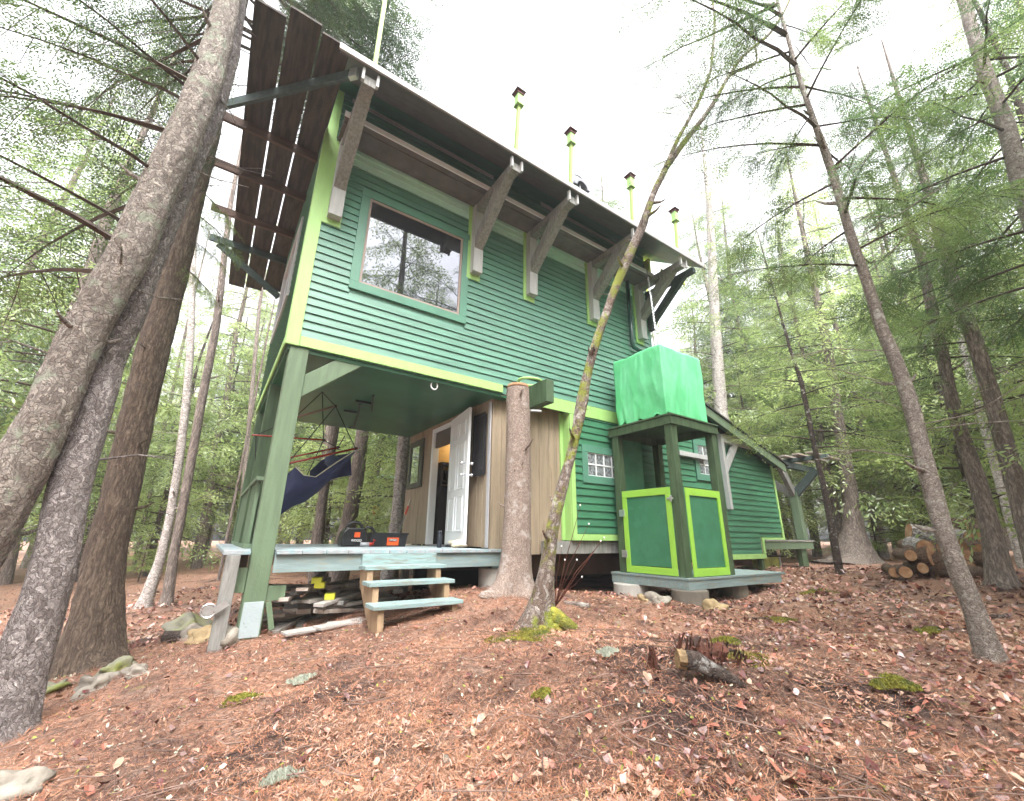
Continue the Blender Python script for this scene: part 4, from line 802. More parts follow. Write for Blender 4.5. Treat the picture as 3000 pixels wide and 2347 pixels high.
def keytree(nm,pts,d,label,m,grow=0,cr=None,roots=0,twigs=10,tl=.5,base=None,stubs=4,amp=.06,n=40,topr=.3,cat='tree',dd=0,step=.04):
    """pts: (u,v,width px) from base up; d: distance; grow: metres the trunk continues above the last point"""
    path=[];rad=[]
    for i,(u,v,w) in enumerate(pts):
        dist=d+dd*i/(len(pts)-1);p=pt(u,v,dist);path.append(p)
        a=pt(u-w/2,v,dist);b=pt(u+w/2,v,dist);
        k0=max(i-1,0);k1=min(i+1,len(pts)-1);du=pts[k1][0]-pts[k0][0];dvv=pts[k1][1]-pts[k0][1];tf=abs(dvv)/math.hypot(du,dvv)
        rr_=ray(u,v);cf=((rr_@FH)/np.linalg.norm(rr_[:2]))**.7;rad.append(np.linalg.norm((a-b)[:2])/2*cf*.97)
    g=gz(path[0][0],path[0][1])
    if path[0][2]>g-.05:
        dirn=path[1]-path[0];dirn=dirn/dirn[2];e=path[0]-dirn*(path[0][2]-g+.12)*.8;e[2]=g-.12;path.insert(0,e);rad.insert(0,rad[0]*1.05)
    if grow:
        dirn=path[-1]-path[-2];dirn/=dirn[2];dirn=dirn*.5+np.array([0,0,.5])
        for q in(.35,.7,1.): path.append(path[-1]+dirn*grow*.34);rad.append(rad[-1]*(.72 if q<1 else topr))
    t=thing(nm,(path[0][0],path[0][1],gz(path[0][0],path[0][1])),label,cat)
    trunkmesh(path,rad,m,t,n=n,roots=roots,twigs=twigs,tl=tl,stubs=stubs,amp=amp,step=step)
    if cr:
        for (brs,lm,z0,z1,nb,Lf,pitch,az) in cr:
            link('crown',crown(brs,spiral(path,z0,z1,nb,Lf,pitch,az),lm,'crown',t),t)
    return t,path
T1=[(-130,1720,190),(-55,1586,185),(20,1449,180),(95,1311,168),(160,1174,150),(205,1070,138),(270,931,134),(372,759,131),(447,587,124),(530,420,112),(600,250,100),(640,120,88),(668,0,78)]
keytree('leaning_tree',T1,2.9,'huge flaky barked trunk leaning in from the left edge of the picture',BRK1,grow=6,twigs=14,stubs=14,n=64,amp=.09,step=.025,
  cr=[(BR_S,LEAFD,3.3,9.5,24,lambda t:1.9*(1-.3*t),(-.25,.2),(1.9,3.9))])
T2=[(-5,2190,170),(60,1973,160),(110,1808,150),(135,1758,140),(173,1586,130),(200,1449,124),(232,1311,130),(285,1174,112),(315,1050,104),(375,931,98),(425,793,92),(478,660,88),(545,500,84),(620,320,80),(668,150,76),(695,-40,70)]
keytree('grey_tree',T2,3.15,'grey plated trunk second from the left with a pale torn scar',BRK2,grow=6,twigs=22,tl=.4,stubs=10,n=64,amp=.07,step=.025,roots=.5,
  cr=[(BR_S,LEAFD,5.0,11,16,lambda t:1.6,(-.2,.2),(1.9,3.7))])
T3=[(275,1880,165),(285,1808,149),(305,1643,124),(335,1520,114),(354,1449,110),(385,1300,104),(414,1174,100),(465,960,98),(517,759,93),(557,587,82),(600,430,76),(640,250,68),(685,60,60)]
keytree('brown_tree',T3,4.6,'straight brown furrowed trunk with spreading roots left of the cabin corner',BRK3,grow=5,twigs=12,tl=.5,roots=1.6,n=64,amp=.07,step=.03,stubs=5,
  cr=[(BR_N,LEAFA,4.6,6.2,4,lambda t:.75,(-.7,-.3),(-.9,.1)),(BR_N,LEAFD,8.8,13,22,lambda t:2.7,(-.35,.05),(-.8,.6)),(BR_S,LEAFD,9,13,8,lambda t:1.6,(-.3,.1),(1.5,4))])
# tall cut stump by the wall
ps=[on(u,v,1,-.62) for u,v in((1500,1735),(1506,1690),(1512,1640),(1516,1500),(1519,1350),(1518,1200),(1517,1131))]
pw=[.205,.195,.185,.176,.170,.162,.157]
t=thing('tall_stump',(ps[0][0],ps[0][1],gz(ps[0][0],ps[0][1])),'tall cut off trunk standing beside the tan board wall','tree stump')
ps=[np.array(p) for p in ps];ps[0][2]=gz(ps[0][0],ps[0][1])-.08
trunkmesh(ps,pw,BRKS,t,n=64,roots=1.0,twigs=6,tl=.12,stubs=4,step=.02,amp=.045,freq=(14,7))
b=MB();b.lathe((ps[-1][0],ps[-1][1],ps[-1][2]-.03),[(.152,0),(.152,.034)],28);b.build('cut_top',SAWN,t)
T5=[(1575,1835,95),(1583,1790,74),(1597,1706,52),(1604,1653,44),(1618,1549,38),(1642,1446,34),(1670,1343,29),(1687,1274,28),(1704,1185,38),(1717,1108,27),(1731,1056,26),(1748,994,26),(1776,919,25),(1796,860,25),(1811,823,26),(1853,726,30),(1881,667,26),(1912,570,19),(1951,492,20)]
T5a=T5+[(1982,414,10),(2048,297,9),(2083,208,8),(2100,80,6)]
t5,path=keytree('mossy_tree',T5,4.4,'slender mossy trunk leaning across the front of the cabin and forking above the eave',BRKM,twigs=6,tl=.2,roots=1.3,n=40,amp=.12,step=.02,stubs=10)
for k,(pts_,lm) in enumerate((([(1951,492,17),(1982,414,11),(2048,297,9),(2083,208,8),(2095,60,6),(2080,-60,4)],0),([(1951,492,18),(2009,410,17),(2048,363,14),(2087,309,12),(2130,230,10),(2174,165,9),(2257,99,8),(2300,30,6),(2330,-40,5)],0),([(2087,309,8),(2140,215,7),(2220,190,6),(2210,110,5),(2190,40,4)],0))):
    P_=[pt(u,v,4.4+.1*k) for u,v,w_ in pts_];R_=[np.linalg.norm(pt(u-w_/2,v,4.4)-pt(u+w_/2,v,4.4))/2 for u,v,w_ in pts_];trunkmesh(P_,R_,BRKM,t5,n=12,step=.04,twigs=10,tl=.5,name='limb')
b=MB();c=pt(1600,1835,4.3);b.blob((c[0],c[1],gz(c[0],c[1])),.20,.12,.06,18,10,.5,2,.3);b.tube([(c[0]+.0,c[1]+.1,c[2]+.16),(c[0]+.1,c[1]-.02,c[2]+.07),(c[0]+.22,c[1]-.15,c[2]-.03)],[.06,.075,.05],12);b.build('root_moss',MOSS,t5,smooth=True)
R1=[(2890,1895,75),(2866,1820,66),(2842,1758,62),(2801,1655,60),(2755,1532,58),(2731,1429,58),(2710,1364,56),(2673,1199,50),(2632,1075,45),(2578,951,39),(2541,828,34),(2500,716,31),(2483,660,28),(2442,515,28),(2405,412,24),(2376,330,18),(2347,247,16),(2323,165,14)]
keytree('lichen_tree',R1,3.6,'long lichen spotted trunk leaning left in front of the wood pile',BRKR,grow=2.5,twigs=26,tl=.7,roots=.8,n=40,stubs=14,amp=.07,
  cr=[(BR_N,LEAFA,3.8,8.,20,lambda t:1.5*(1-.4*t),(-.3,.2),None),(BR_S,LEAFD,5.6,8.2,9,lambda t:1.7,(-.1,.3),(2.0,2.9))])
keytree('sparse_tree',[(2125,1300,46),(2112,1200,40),(2098,1000,34),(2088,800,28),(2078,600,20)],13.5,'straight thin crowned trunk rising behind the far end of the roof',BRKB,grow=4,twigs=50,tl=1.2,n=20,cr=[(BR_F,LEAFA,5,16,40,lambda t:1.9*(1-.5*t),(-.3,.1),None)])
R2=[(2929,1680,80),(2905,1560,62),(2863,1408,56),(2834,1322,48),(2793,1199,42),(2760,1034,38),(2731,910,36),(2700,760,30),(2660,640,24)]
keytree('dark_trunk_tree',R2,6.5,'straight brown trunk rising right behind the wood pile',BRKF,grow=4,twigs=46,tl=.9,roots=.8,cr=[(BR_M,LEAFA,3.9,9,24,lambda t:1.5*(1-.4*t),(-.25,.15),None)])
R3=[(3080,1760,100),(2966,1384,60),(2904,1157,54),(2850,980,48),(2800,850,42),(2760,720,36),(2730,600,30)]
keytree('right_edge_tree',R3,5.8,'brown trunk entering from the right edge behind the dark trunk',BRKF,grow=4,twigs=46,tl=.9,cr=[(BR_M,LEAFA,4.2,9,24,lambda t:1.4*(1-.4*t),(-.25,.15),None)])
R3b=[(3190,1100,95),(3080,800,80),(2998,560,66),(2949,371,58),(2883,206,50),(2840,60,44),(2800,-80,40)]
keytree('upper_right_tree',R3b,4.2,'thick trunk crossing the upper right corner under dark foliage',BRKR,grow=3,twigs=10,tl=.8,stubs=8,cr=[(BR_N,LEAFA,4.2,8.5,30,lambda t:1.5,(-.3,.2),None)])
R5=[(2504,1625,120),(2500,1560,72),(2496,1490,50),(2471,1322,41),(2450,1199,34),(2434,1075,32),(2420,1000,28)]
keytree('root_flared_tree',R5,13,'grey trunk with flared mossy roots between the cabin and the wood pile',BRKF,grow=8,twigs=30,tl=1.,roots=1.5,cr=[(BR_F,LEAFB,5,17,60,lambda t:2.6*(1-.7*t),(-.2,.15),None)])
R6=[(2459,1672,26),(2426,1490,20),(2409,1408,18),(2389,1322,16),(2364,1199,16),(2347,1116,14),(2320,1040,10)]
keytree('thin_dark_tree',R6,8.6,'thin dark lichen flecked trunk near the far end of the cabin',BRKD,grow=3.5,twigs=26,tl=.8,n=20,cr=[(BR_M,LEAFA,3.3,7.5,26,lambda t:1.5*(1-.5*t),(-.25,.15),None)])
for k,(pts_,lab) in enumerate((([(440,1724,40),(470,1640,30),(498,1518,27),(526,1346,26),(546,1174,25),(557,1034,24),(567,724,20),(590,560,16)],'left trunk of the pale birch pair beyond the brown trunk'),([(493,1734,34),(510,1620,30),(536,1483,29),(564,1329,28),(591,1174,27),(632,965,24),(650,820,22),(656,759,20),(675,600,16)],'right trunk of the birch pair with moss at its foot'))):
    keytree('birch_tree',pts_,8.6,lab,BRKB if k==0 else BRKF,grow=5,twigs=30,tl=.9,n=24,roots=.6)
keytree('plain_tree',[(1010,1590,60),(1020,1540,48),(1045,1400,43),(1064,1254,38),(1075,1150,34)],11.5,'brown trunk seen under the porch ceiling behind the vacuum',BRKF,grow=8,twigs=20,tl=.8,n=28)
keytree('shaggy_birch',[(1152,1610,52),(1162,1549,43),(1172,1450,40),(1184,1292,39),(1200,1150,36)],10.2,'peeling shaggy birch trunk just left of the board wall',BRKB,grow=6,twigs=60,tl=.12,n=30,amp=.16)
keytree('slim_tree',[(1070,1600,36),(1080,1515,27),(1097,1400,25),(1119,1267,23),(1130,1150,20)],15.,'slim grey trunk between the two thicker trunks seen through the porch',BRKF,grow=6,twigs=50,tl=1.,n=20)
keytree('slim_tree',[(930,1600,44),(940,1500,34),(955,1350,30),(970,1200,27)],13.,'mossy brown trunk seen through the porch behind the hammock',BRKF,grow=6,twigs=40,tl=1.,n=20)
for (a_,c_,w_,d_,l_) in(((370,1760),(560,900),15,16,'thin dark sapling trunk left of the birch pair'),((690,1690),(760,900),18,15,'thin mottled trunk between the birches and the cabin corner'),((640,1700),(770,1050),10,12,'leaning black dead stem beyond the birches'),((2790,1600),(2600,900),16,14,'thin straight trunk behind the wood pile'),((2610,1530),(2530,1200),26,19,'pale bare trunk behind the bright saplings'),((2700,1530),(2640,1250),34,18,'pale thick trunk at the back of the clearing'),((2990,1640),(2760,800),30,9,'mottled birch trunk between the two brown trunks at right')):
    keytree('slim_tree',[(a_[0]+(c_[0]-a_[0])*t,a_[1]+(c_[1]-a_[1])*t,w_*(1-.4*t)) for t in(0,.25,.5,.75,1)],d_,l_,BRKB if w_>24 else BRKF,grow=4,twigs=36,tl=.9,n=14,step=.1)
# --- background forest: shared meshes, one object per tree ---
def forest_variant(k,h,z0,nb,Lf,lm,m,r0,tw):
    path=[np.array([0,0,-.4]),np.array([0,0,0.])];a=random.uniform(0,6.28);x=y=0
    for z in np.linspace(h*.15,h,7):
        x+=random.uniform(-.12,.12);y+=random.uniform(-.12,.12);path.append(np.array([x,y,z]))
    rad=[r0*1.25,r0*1.1]+list(np.linspace(r0,.02,7))
    tmp=bpy.data.objects.new('tmp',None);ORI['tmp']=Vector((0,0,0));tmp.name='tmp'
    N0=len(bpy.data.objects)
    dummy=thing('tmpthing',(0,0,0),'x','x');trunkmesh(path,rad,m,dummy,n=12,step=.3,twigs=tw,tl=1.1,stubs=3,amp=.1)
    tr=dummy.children[0].data;bpy.data.objects.remove(dummy.children[0]);bpy.data.objects.remove(dummy);bpy.data.objects.remove(tmp)
    cm=crown(BR_F,spiral(path,z0,h*.98,nb,Lf,(-.3,.12)),lm,'crown') if nb else None
    return tr,cm
VAR=[forest_variant(0,15,4.0,80,lambda t:2.7*(1-.75*t),LEAFA,BRKF,.17,26),forest_variant(1,13,2.2,80,lambda t:2.5*(1-.7*t),LEAFB,BRKF,.14,30),
     forest_variant(2,17,4.5,74,lambda t:2.5*(1-.7*t),LEAFA,BRKF,.20,36),forest_variant(3,11,1.3,74,lambda t:2.3*(1-.8*t),LEAFB,BRKD,.10,26),
     forest_variant(4,16,7.,34,lambda t:2.0*(1-.6*t),LEAFB,BRKB,.13,40),forest_variant(5,14,9,10,lambda t:1.4,LEAFB,BRKF,.11,60)]
KL=['tall hemlock with drooping dark green boughs in the woods behind the cabin','yellow green hemlock in the woods beyond the clearing','tall straight conifer with a high crown in the woods','slim bright green young hemlock in the woods','pale barked tree with a thin crown in the woods','bare twiggy trunk in the woods']
KN=['hemlock_tree','hemlock_tree','conifer_tree','young_hemlock','birch_tree','bare_tree']
KS=['tall dark drooping hemlock','broad yellow green hemlock','tall high crowned conifer','slim bright young hemlock','pale barked thin tree','bare twiggy trunk']
def place(k,x,y,s,label=None,grp=None):
    t=thing(KN[k],(x,y,gz(x,y)),label or KL[k],'tree',grp or 'trees of the surrounding woods');t.rotation_euler=(random.uniform(-.04,.04),random.uniform(-.04,.04),random.uniform(0,6.28));t.scale=(s,s,s*random.uniform(.9,1.1))
    link('trunk',VAR[k][0],t)
    if VAR[k][1] is not None: link('crown',VAR[k][1],t)
def inview(x,y):
    d=np.array([x,y])-CAM[:2];f=d@FH[:2];s=d[0]*math.sin(YAW)-d[1]*math.cos(YAW);return f>0 and abs(s)<f*1.55+3
cnt=0
cells=[(i,j) for i in np.arange(-30,52,2.9) for j in np.arange(-18,46,2.9)]
cells.sort(key=lambda c:(c[0]-CAM[0])**2+(c[1]-CAM[1])**2)
for cx,cy in cells:
    x=cx+random.uniform(-1.2,1.2);y=cy+random.uniform(-1.2,1.2);dist=math.hypot(x-CAM[0],y-CAM[1])
    ang=math.degrees(math.atan2(y-CAM[1],x-CAM[0]));left=ang>78
    if not inview(x,y) or dist<(7.2 if ang>101 else 8.5) or dist>42: continue
    if -3.<x<15 and -4.5<y<5.5: continue
    if x>7 and y<0 and x<12.5 and y>-4.6: continue
    u_=(x-CAM[0],y-CAM[1]);ang=math.degrees(math.atan2(u_[1],u_[0]))
    if dist<17 and 85<ang<103: continue
    if dist>26 and random.random()<.35: continue
    if ang>78 and dist<16 and random.random()<.25: continue
    left=ang>78
    k=random.choices(range(6),(3,5,2,5,1.5,2.) if dist>13 else ((1,2,1.5,2,2.5,5) if left else (2,4,1,5,1,1)))[0]
    d_=np.array([x,y])-CAM[:2];f_=d_@FH[:2];uu=1500+1245*(d_[0]*math.sin(YAW)-d_[1]*math.cos(YAW))/max(f_,.1)
    zone=next(z_ for lim,z_ in((120,'at the far left edge'),(420,'behind the big left trunks'),(700,'left of the cabin corner'),(1250,'seen past the porch'),(2150,'behind the cabin roof'),(2480,'just right of the cabin end'),(2750,'behind the wood pile'),(9999,'at the far right')) if uu<lim)
    far='near' if dist<13 else 'at middle distance' if dist<22 else 'deep in the woods'
    place(k,x,y,random.uniform(.75,1.15),'%s %s, %s'%(KS[k],zone,far));cnt+=1
    if cnt>250: break
for x,y,k in((-2,-10.6,3),(.5,-10.9,3),(5.5,-10.4,3),(8.5,-9,3),(3,-13,0),(8,-15,0),(-6,-9,0),(-3,-12,1),(1,-11,0),(4,-10,2),(7,-12,1),(10,-11,0),(-9,-6,2),(-2,-16,2),(5,-16,0),(11,-16,2),(-8,-13,1),(13,-8,0),(2.5,-11,3),(-6.5,-7,4)): place(k,x,y,random.uniform(.9,1.1),'hemlock behind the photographer, seen in the window glass','trees in front of the cabin')
for u,d,k,sc_ in((2060,19,1,1.),(2190,18,2,1.05),(2280,20,0,1.),(2370,19,0,.95),(2560,22,1,1.),(2640,20,2,1.),(2760,18,0,1.),(2860,17,2,1.1),(2960,16,1,1.),(3080,12,0,1.),(2480,25,0,1.05),(2700,25,1,1.)):
    p=pt(u,1500,d);place(k,p[0],p[1],sc_,'%s at the back edge of the clearing, %s'%(KS[k],'right of the cabin end' if u<2400 else 'left of the wood pile' if u<2600 else 'above the wood pile' if u<2800 else 'by the right edge'))
# young bright saplings at the back of the clearing
def sapling(u,v,d,h,lab):
    p=pt(u,v,d);g=gz(p[0],p[1]);t=thing('sapling',(p[0],p[1],g),lab,'sapling','bright saplings at the clearing edge');path=[np.array([p[0],p[1],g]),np.array([p[0],p[1],g+h])]
    b=MB();b.tube([tuple(q) for q in path],[.02,.004],6);b.build('stem',TWIG,t);link('crown',crown(BR_M,spiral(path,g+.15*h,g+h,34,lambda q:.9*h*.5*(1-.8*q)+.1,(-.1,.35)),LEAFL,'crown',t),t)
for u,v,d,h,l in((2560,1560,15,2.4,'large lime green sapling behind the flared trunk'),(2470,1575,17,1.8,'low lime green sapling left of the flared trunk'),(2690,1570,14,1.9,'lime green sapling behind the wood pile'),(2620,1570,18,2.4,'lime green sapling farthest back in the clearing'),(400,1720,12,1.3,'small pale green sapling between the brown trunk and the birches')): sapling(u,v,d,h,l)
# --- wood pile ---
def log(c,r,L,ang,lab,birch=False,tilt=0):
    d=Vector((math.cos(ang)*math.cos(tilt),math.sin(ang)*math.cos(tilt),math.sin(tilt)));c=Vector(c);t=thing('firewood_log',tuple(c),lab,'log','logs of the wood pile')
    b=MB();b.tube([c-d*L/2,c-d*L/4,c,c+d*L/4,c+d*L/2],[r*1.03,r,r*.99,r,r*1.02],20,False,.05);b.build('bark',BIRCHL if birch else LOGB,t,smooth=True)
    [MB().tube([c+q*d*(L/2+.003),c+q*d*(L/2-.01)],[r*.93,r*.95],20).build('cut_end',SAWN,t) for q in(-1,1)]
random.seed(21);PL=[(2720,1618,.135,2)]
for row,(v0,n_,u0,u1) in enumerate(((1668,9,2600,2890),(1632,8,2640,2900),(1600,8,2640,2900),(1570,6,2690,2890),(1548,4,2790,2880))):
    for i in range(n_):
        u=u0+(u1-u0)*(i+.5)/n_+random.uniform(-9,9)
        if row in(1,2) and abs(u-2720)<24: continue
        PL.append((u,v0+random.uniform(-8,8),random.uniform(.09,.165) if u>2660 else random.uniform(.06,.10),1 if random.random()<(.55 if row>2 else .22) else 0))
for k,(u,v,r,bk) in enumerate(PL):
    d=7.6+random.uniform(-.1,.35)+.12*(1668-v)/30;p=pt(u,v,d);g=gz(p[0],p[1]);z=max(p[2],g+r*.8)
    ang=YAW+random.choice((-.5,-.3,.2,.6,1.3,-1.2))+random.uniform(-.2,.2)
    pos='at the left toe' if u<2660 else 'on the left side' if u<2710 else 'in the middle' if u<2790 else 'on the right side'
    lev='bottom row' if v>1650 else 'lower row' if v>1615 else 'upper row' if v>1585 else 'top'
    lab='upright sawn log facing up in the middle of the wood pile' if bk==2 else '%s log %s of the wood pile, %s, %s'%('white barked birch' if bk==1 else 'brown barked sawn',pos,lev,'thick' if r>.12 else 'thin' if r<.09 else 'middling')
    log((p[0],p[1],z),r,random.uniform(.26,.42),ang,lab,bk==1,1.3 if bk==2 else random.uniform(-.1,.25))
# --- far right platform and pergola ---
dp=thing('rear_platform',(12,.5,.9),'small raised grey platform at the far end of the cabin','platform')
trim('top_board',[(10.42,13.0,-.05,1.2,1.49,1.53)],GREYW,.004,par=dp);trim('rim_beam',[(10.42,12.95,-.03,.02,1.31,1.488)],POSTG,.004,par=dp);trim('leg',[(12.25,12.55,.0,.12,.8,1.31)],DKG,.004,par=dp)
pg=thing('pergola_post',(12.5,.3,1.5),'green pergola post with V braces and slats right of the cabin','pergola')
A=on(2326,1447,1,.3);px=A[0]
trim('post',[(px-.10,px+.10,.2,.4,1.53,A[2]+.05)],POSTG,.006,par=pg)
for e in(on(2276,1350,1,.3),on(2396,1376,1,.3),(px-.1,1.3,A[2]+.75),(px+.05,-.35,A[2]+.62)):
    b=MB();b.beam((px,.3,A[2]-.05),tuple(e),.12,.20);b.build('brace',GREYW if e[1]>.25 else TEALB,pg,bev=.004)
b=MB();b.box(px-1.3,px+1.5,.22,.36,A[2]+.72,A[2]+.88);b.box(px-.07,px+.07,-.7,1.6,A[2]+.885,A[2]+.99);b.build('cross_beam',TEALB,pg)
for k in range(5):
    b=MB();b.box(px-.5,px+1.35,-.55+.34*k,-.37+.34*k,A[2]+1.0,A[2]+1.04);b.build('slat',PLANK,pg)
b=MB();p=on(2330,1650,1,.9);b.box(10.75,11.75,.32,.8,.86,1.12);o=b.build('painted_crate',mat('mossy_yellow_green',(.34,.36,.10),.8,.3,5,.3,20),loc=(11.4,.7,.9));b=MB();b.box(10.6,11.85,.27,.85,1.125,1.145);b.build('lid',SHING,o);b=MB();b.box(11.68,11.75,.30,.318,.87,1.12);b.build('corner_board',GREYL,o);tag(o,'low mossy yellow green box with a dark lid under the far platform','box')
# arbour and orange reflector behind the porch
ab=thing('garden_arbour',(4.3,9.5,.5),'small pale green arbour with slats seen behind the porch','arbour')
trim('post',[(4.22,4.32,9.4,9.5,.5,3.3)],POSTG,.004,par=ab);trim('post',[(5.6,5.7,9.4,9.5,.5,3.3)],POSTG,.004,par=ab);trim('beam',[(4.2,5.8,9.38,9.44,3.3,3.42),(4.2,5.8,9.38,9.42,3.08,3.16)],POSTG,.004,par=ab)
for k in range(5): trim('slat',[(4.15,5.8,9.2+.22*k,9.28+.22*k,3.43,3.5)],MINT,.003,par=ab)
c=on(1105,1495,1,9.2);b=MB();b.prism([(c[0]+.15*math.cos(t),c[2]+.15*math.sin(t)) for t in np.linspace(0,5.98,16)],1,9.33,9.37);o=b.build('orange_disc',mat('orange_paint',(.75,.25,.03),.5,.05),loc=(c[0],9.35,c[2]));tag(o,'round orange reflector on the arbour post','reflector')
# --- forest floor debris ---
def scatter(n,rmax,fn):
    out=[]
    while len(out)<n:
        a=random.uniform(-.15,1.75) ;q=YAW+(random.random()-.5)*2.1;r=1.0+(rmax-1.0)*random.random()**1.5;x=CAM[0]+r*math.cos(q);y=CAM[1]+r*math.sin(q);out.append((x,y))
    return np.array(out)
def bits(n,rmax,l0,l1,w0,w1,mats,name,label,tilt=.35,curl=False):
    P=scatter(n,rmax,None)
    if curl: P=P[rng.random(len(P))<np.clip(.06+.9/(1+np.exp(-((P[:,0]*.83-P[:,1]*.56)-4.6)*1.6))+.8*(np.hypot(P[:,0]-CAM[0],P[:,1]-CAM[1])>6.5),0,1)]
    z=ground_z(P[:,0],P[:,1])
    dist=np.hypot(P[:,0]-CAM[0],P[:,1]-CAM[1])
    near=np.exp(-((P[:,0]-2)**2+(P[:,1]+2.5)**2)/60)
    nz=np.array([noise.noise(Vector((a*2.3,b*2.3,0)))*.035+noise.noise(Vector((a*7,b*7,3)))*.018+noise.noise(Vector((a*19,b*19,5)))*.008 for a,b in P]);z=z+nz*near*1.2
    bad=((P[:,0]>3.2)&(P[:,0]<10.3)&(P[:,1]>.1)&(P[:,1]<3.6));P=P[~bad];z=z[~bad];dist=dist[~bad];n=len(P)
    pn=np.array([noise.noise(Vector((a*1.1,b*1.1,8)))+.5*noise.noise(Vector((a*3.3,b*3.3,2))) for a,b in P])
    a=rng.uniform(0,6.28,n);s=np.clip(dist/4,1,2.5);L=rng.uniform(l0,l1,n)*s**.5;w_=rng.uniform(w0,w1,n)*s**.5
    ti=rng.normal(0,tilt,n);tr=rng.normal(0,tilt,n);d=np.stack([np.cos(a)*np.cos(ti),np.sin(a)*np.cos(ti),np.sin(ti)],1);e=np.stack([-np.sin(a),np.cos(a),np.sin(tr)],1)
    c=np.stack([P[:,0],P[:,1],z+.008+rng.uniform(0,.012,n)+.3*L*np.abs(np.sin(ti))],1)
    if curl:  # leaf: 6-gon-ish two quads with a fold
        cv=w_*rng.uniform(-.15,.55,n);pts=[c+np.array([0,0,.002])]
        for k in range(6):
            th=k*math.pi/3+rng.uniform(-.25,.25,n);q=rng.uniform(.75,1.15,n);x_=np.cos(th)*L/2*q;y_=np.sin(th)*w_/2*q*1.15
            pts.append(c+d*x_[:,None]+e*y_[:,None]+np.array([0,0,1.])*(cv*(np.abs(np.sin(th))**1.5)+rng.uniform(-.003,.006,n))[:,None])
        V=np.stack(pts,1).reshape(-1,3);b=np.arange(n)[:,None]*7;Fq=np.concatenate([b+np.array([[0,1,2,3]]),b+np.array([[0,3,4,5]]),b+np.array([[0,5,6,1]])]);mi=np.tile(np.clip((rng.random(n)**np.exp(np.clip(pn*3,-1.2,1.2))*len(mats)).astype(int),0,len(mats)-1),3)
    else:
        A=c-d*L[:,None]/2;B=c+d*L[:,None]/2;k=e*w_[:,None]/2;V=np.stack([A-k,A+k,B+k,B-k],1).reshape(-1,3);Fq=np.arange(4*n).reshape(-1,4);mi=np.clip((rng.random(n)**np.exp(np.clip(pn*3.2,-1.3,1.3))*len(mats)).astype(int),0,len(mats)-1)
    o=link(name,npmesh(name,V,Fq,mats,mi));tag(o,label,kind='stuff',cat='ground cover')
def flat(n,c,r=.7): return mat(n,c,r,.2,20,0)
bits(230000,7.0,.015,.055,.0010,.0022,[flat('needle_dark',(.07,.032,.026)),flat('needle_brown',(.19,.085,.052)),flat('needle_rust',(.33,.125,.07)),flat('needle_orange',(.44,.19,.10)),flat('needle_tan',(.40,.22,.14))],'needle_litter','rusty fallen conifer needles and twig bits covering the ground')
bits(90000,22,.010,.035,.003,.008,[flat('litter_dark',(.09,.045,.036)),flat('litter_brown',(.19,.095,.066)),flat('litter_rust',(.36,.16,.10)),flat('litter_pink',(.44,.25,.19)),flat('litter_pale',(.42,.28,.22))],'leaf_litter','scattered brown and pinkish leaf fragments on the forest floor',.4)
bits(26000,13,.025,.06,.018,.045,[flat('leaf_maroon',(.12,.042,.038),.3),flat('leaf_wet',(.26,.17,.16),.2),flat('leaf_russet',(.34,.13,.09),.3),flat('leaf_pink',(.40,.21,.17),.25),flat('leaf_tan',(.40,.26,.19),.3)],'fallen_leaves','curled wet russet and pink fallen leaves on the ground',.35,True)
def twigs(n,rmax):
    b=MB();P=scatter(n,rmax,None)
    for x,y in P:
        if 3.2<x<10.3 and y>.1:continue
        a=random.uniform(0,6.28);L=random.uniform(.08,.45);r=random.uniform(.0012,.0035);pts=[]
        for k in range(4):
            q=(k/3-.5)*L;xx=x+math.cos(a)*q+random.uniform(-.015,.015);yy=y+math.sin(a)*q+random.uniform(-.015,.015);pts.append((xx,yy,gz(xx,yy)+.02+random.uniform(0,.02)))
        b.tube(pts,[r,r,r*.8,r*.5],4)
    o=b.build('fallen_twigs',mat('twig_litter',(.16,.10,.08),.7,.5,3,0));tag(o,'thin fallen twigs and sticks lying over the needles',kind='stuff',cat='ground cover')
bits(5000,9,.008,.022,.006,.014,[flat('lichen_bit',(.40,.42,.33)),flat('moss_bit',(.24,.25,.05)),flat('bark_bit',(.05,.03,.025))],'lichen_and_bark_bits','tiny lichen, moss and bark fragments among the needles',.5,False)
twigs(1300,9)
def mosspatch(u,v,r,name,lab,m=MOSS):
    g=.66
    for _ in range(4): p=on(u,v,2,g);g=gz(p[0],p[1])
    V=[];Fq=[];n=1600 if m is MOSS else 420;k=0
    for i in range(n):
        a=random.uniform(0,6.28);q=r*math.sqrt(random.random())*(1+.3*math.sin(a*3+u));x=p[0]+q*math.cos(a);y=p[1]+q*math.sin(a)*.7;z=gz(x,y)+.012+.02*(1-q/r if q<r else 0)
        s=random.uniform(.006,.014);b=random.uniform(0,6.28);V+=[(x-s*math.cos(b),y-s*math.sin(b),z),(x+s*math.cos(b),y+s*math.sin(b),z),(x+random.uniform(-.006,.006),y,z+s*1.8),(x,y,z+s)];Fq.append((k,k+1,k+2,k+3));k+=4
    o=link(name,npmesh(name,np.array(V)-np.array([p[0],p[1],g]),np.array(Fq),[m]),None,(p[0],p[1],g));tag(o,lab,'moss',kind='stuff')
LICH=mat('pale_lichen',(.36,.38,.31),.9,.15,20,0)
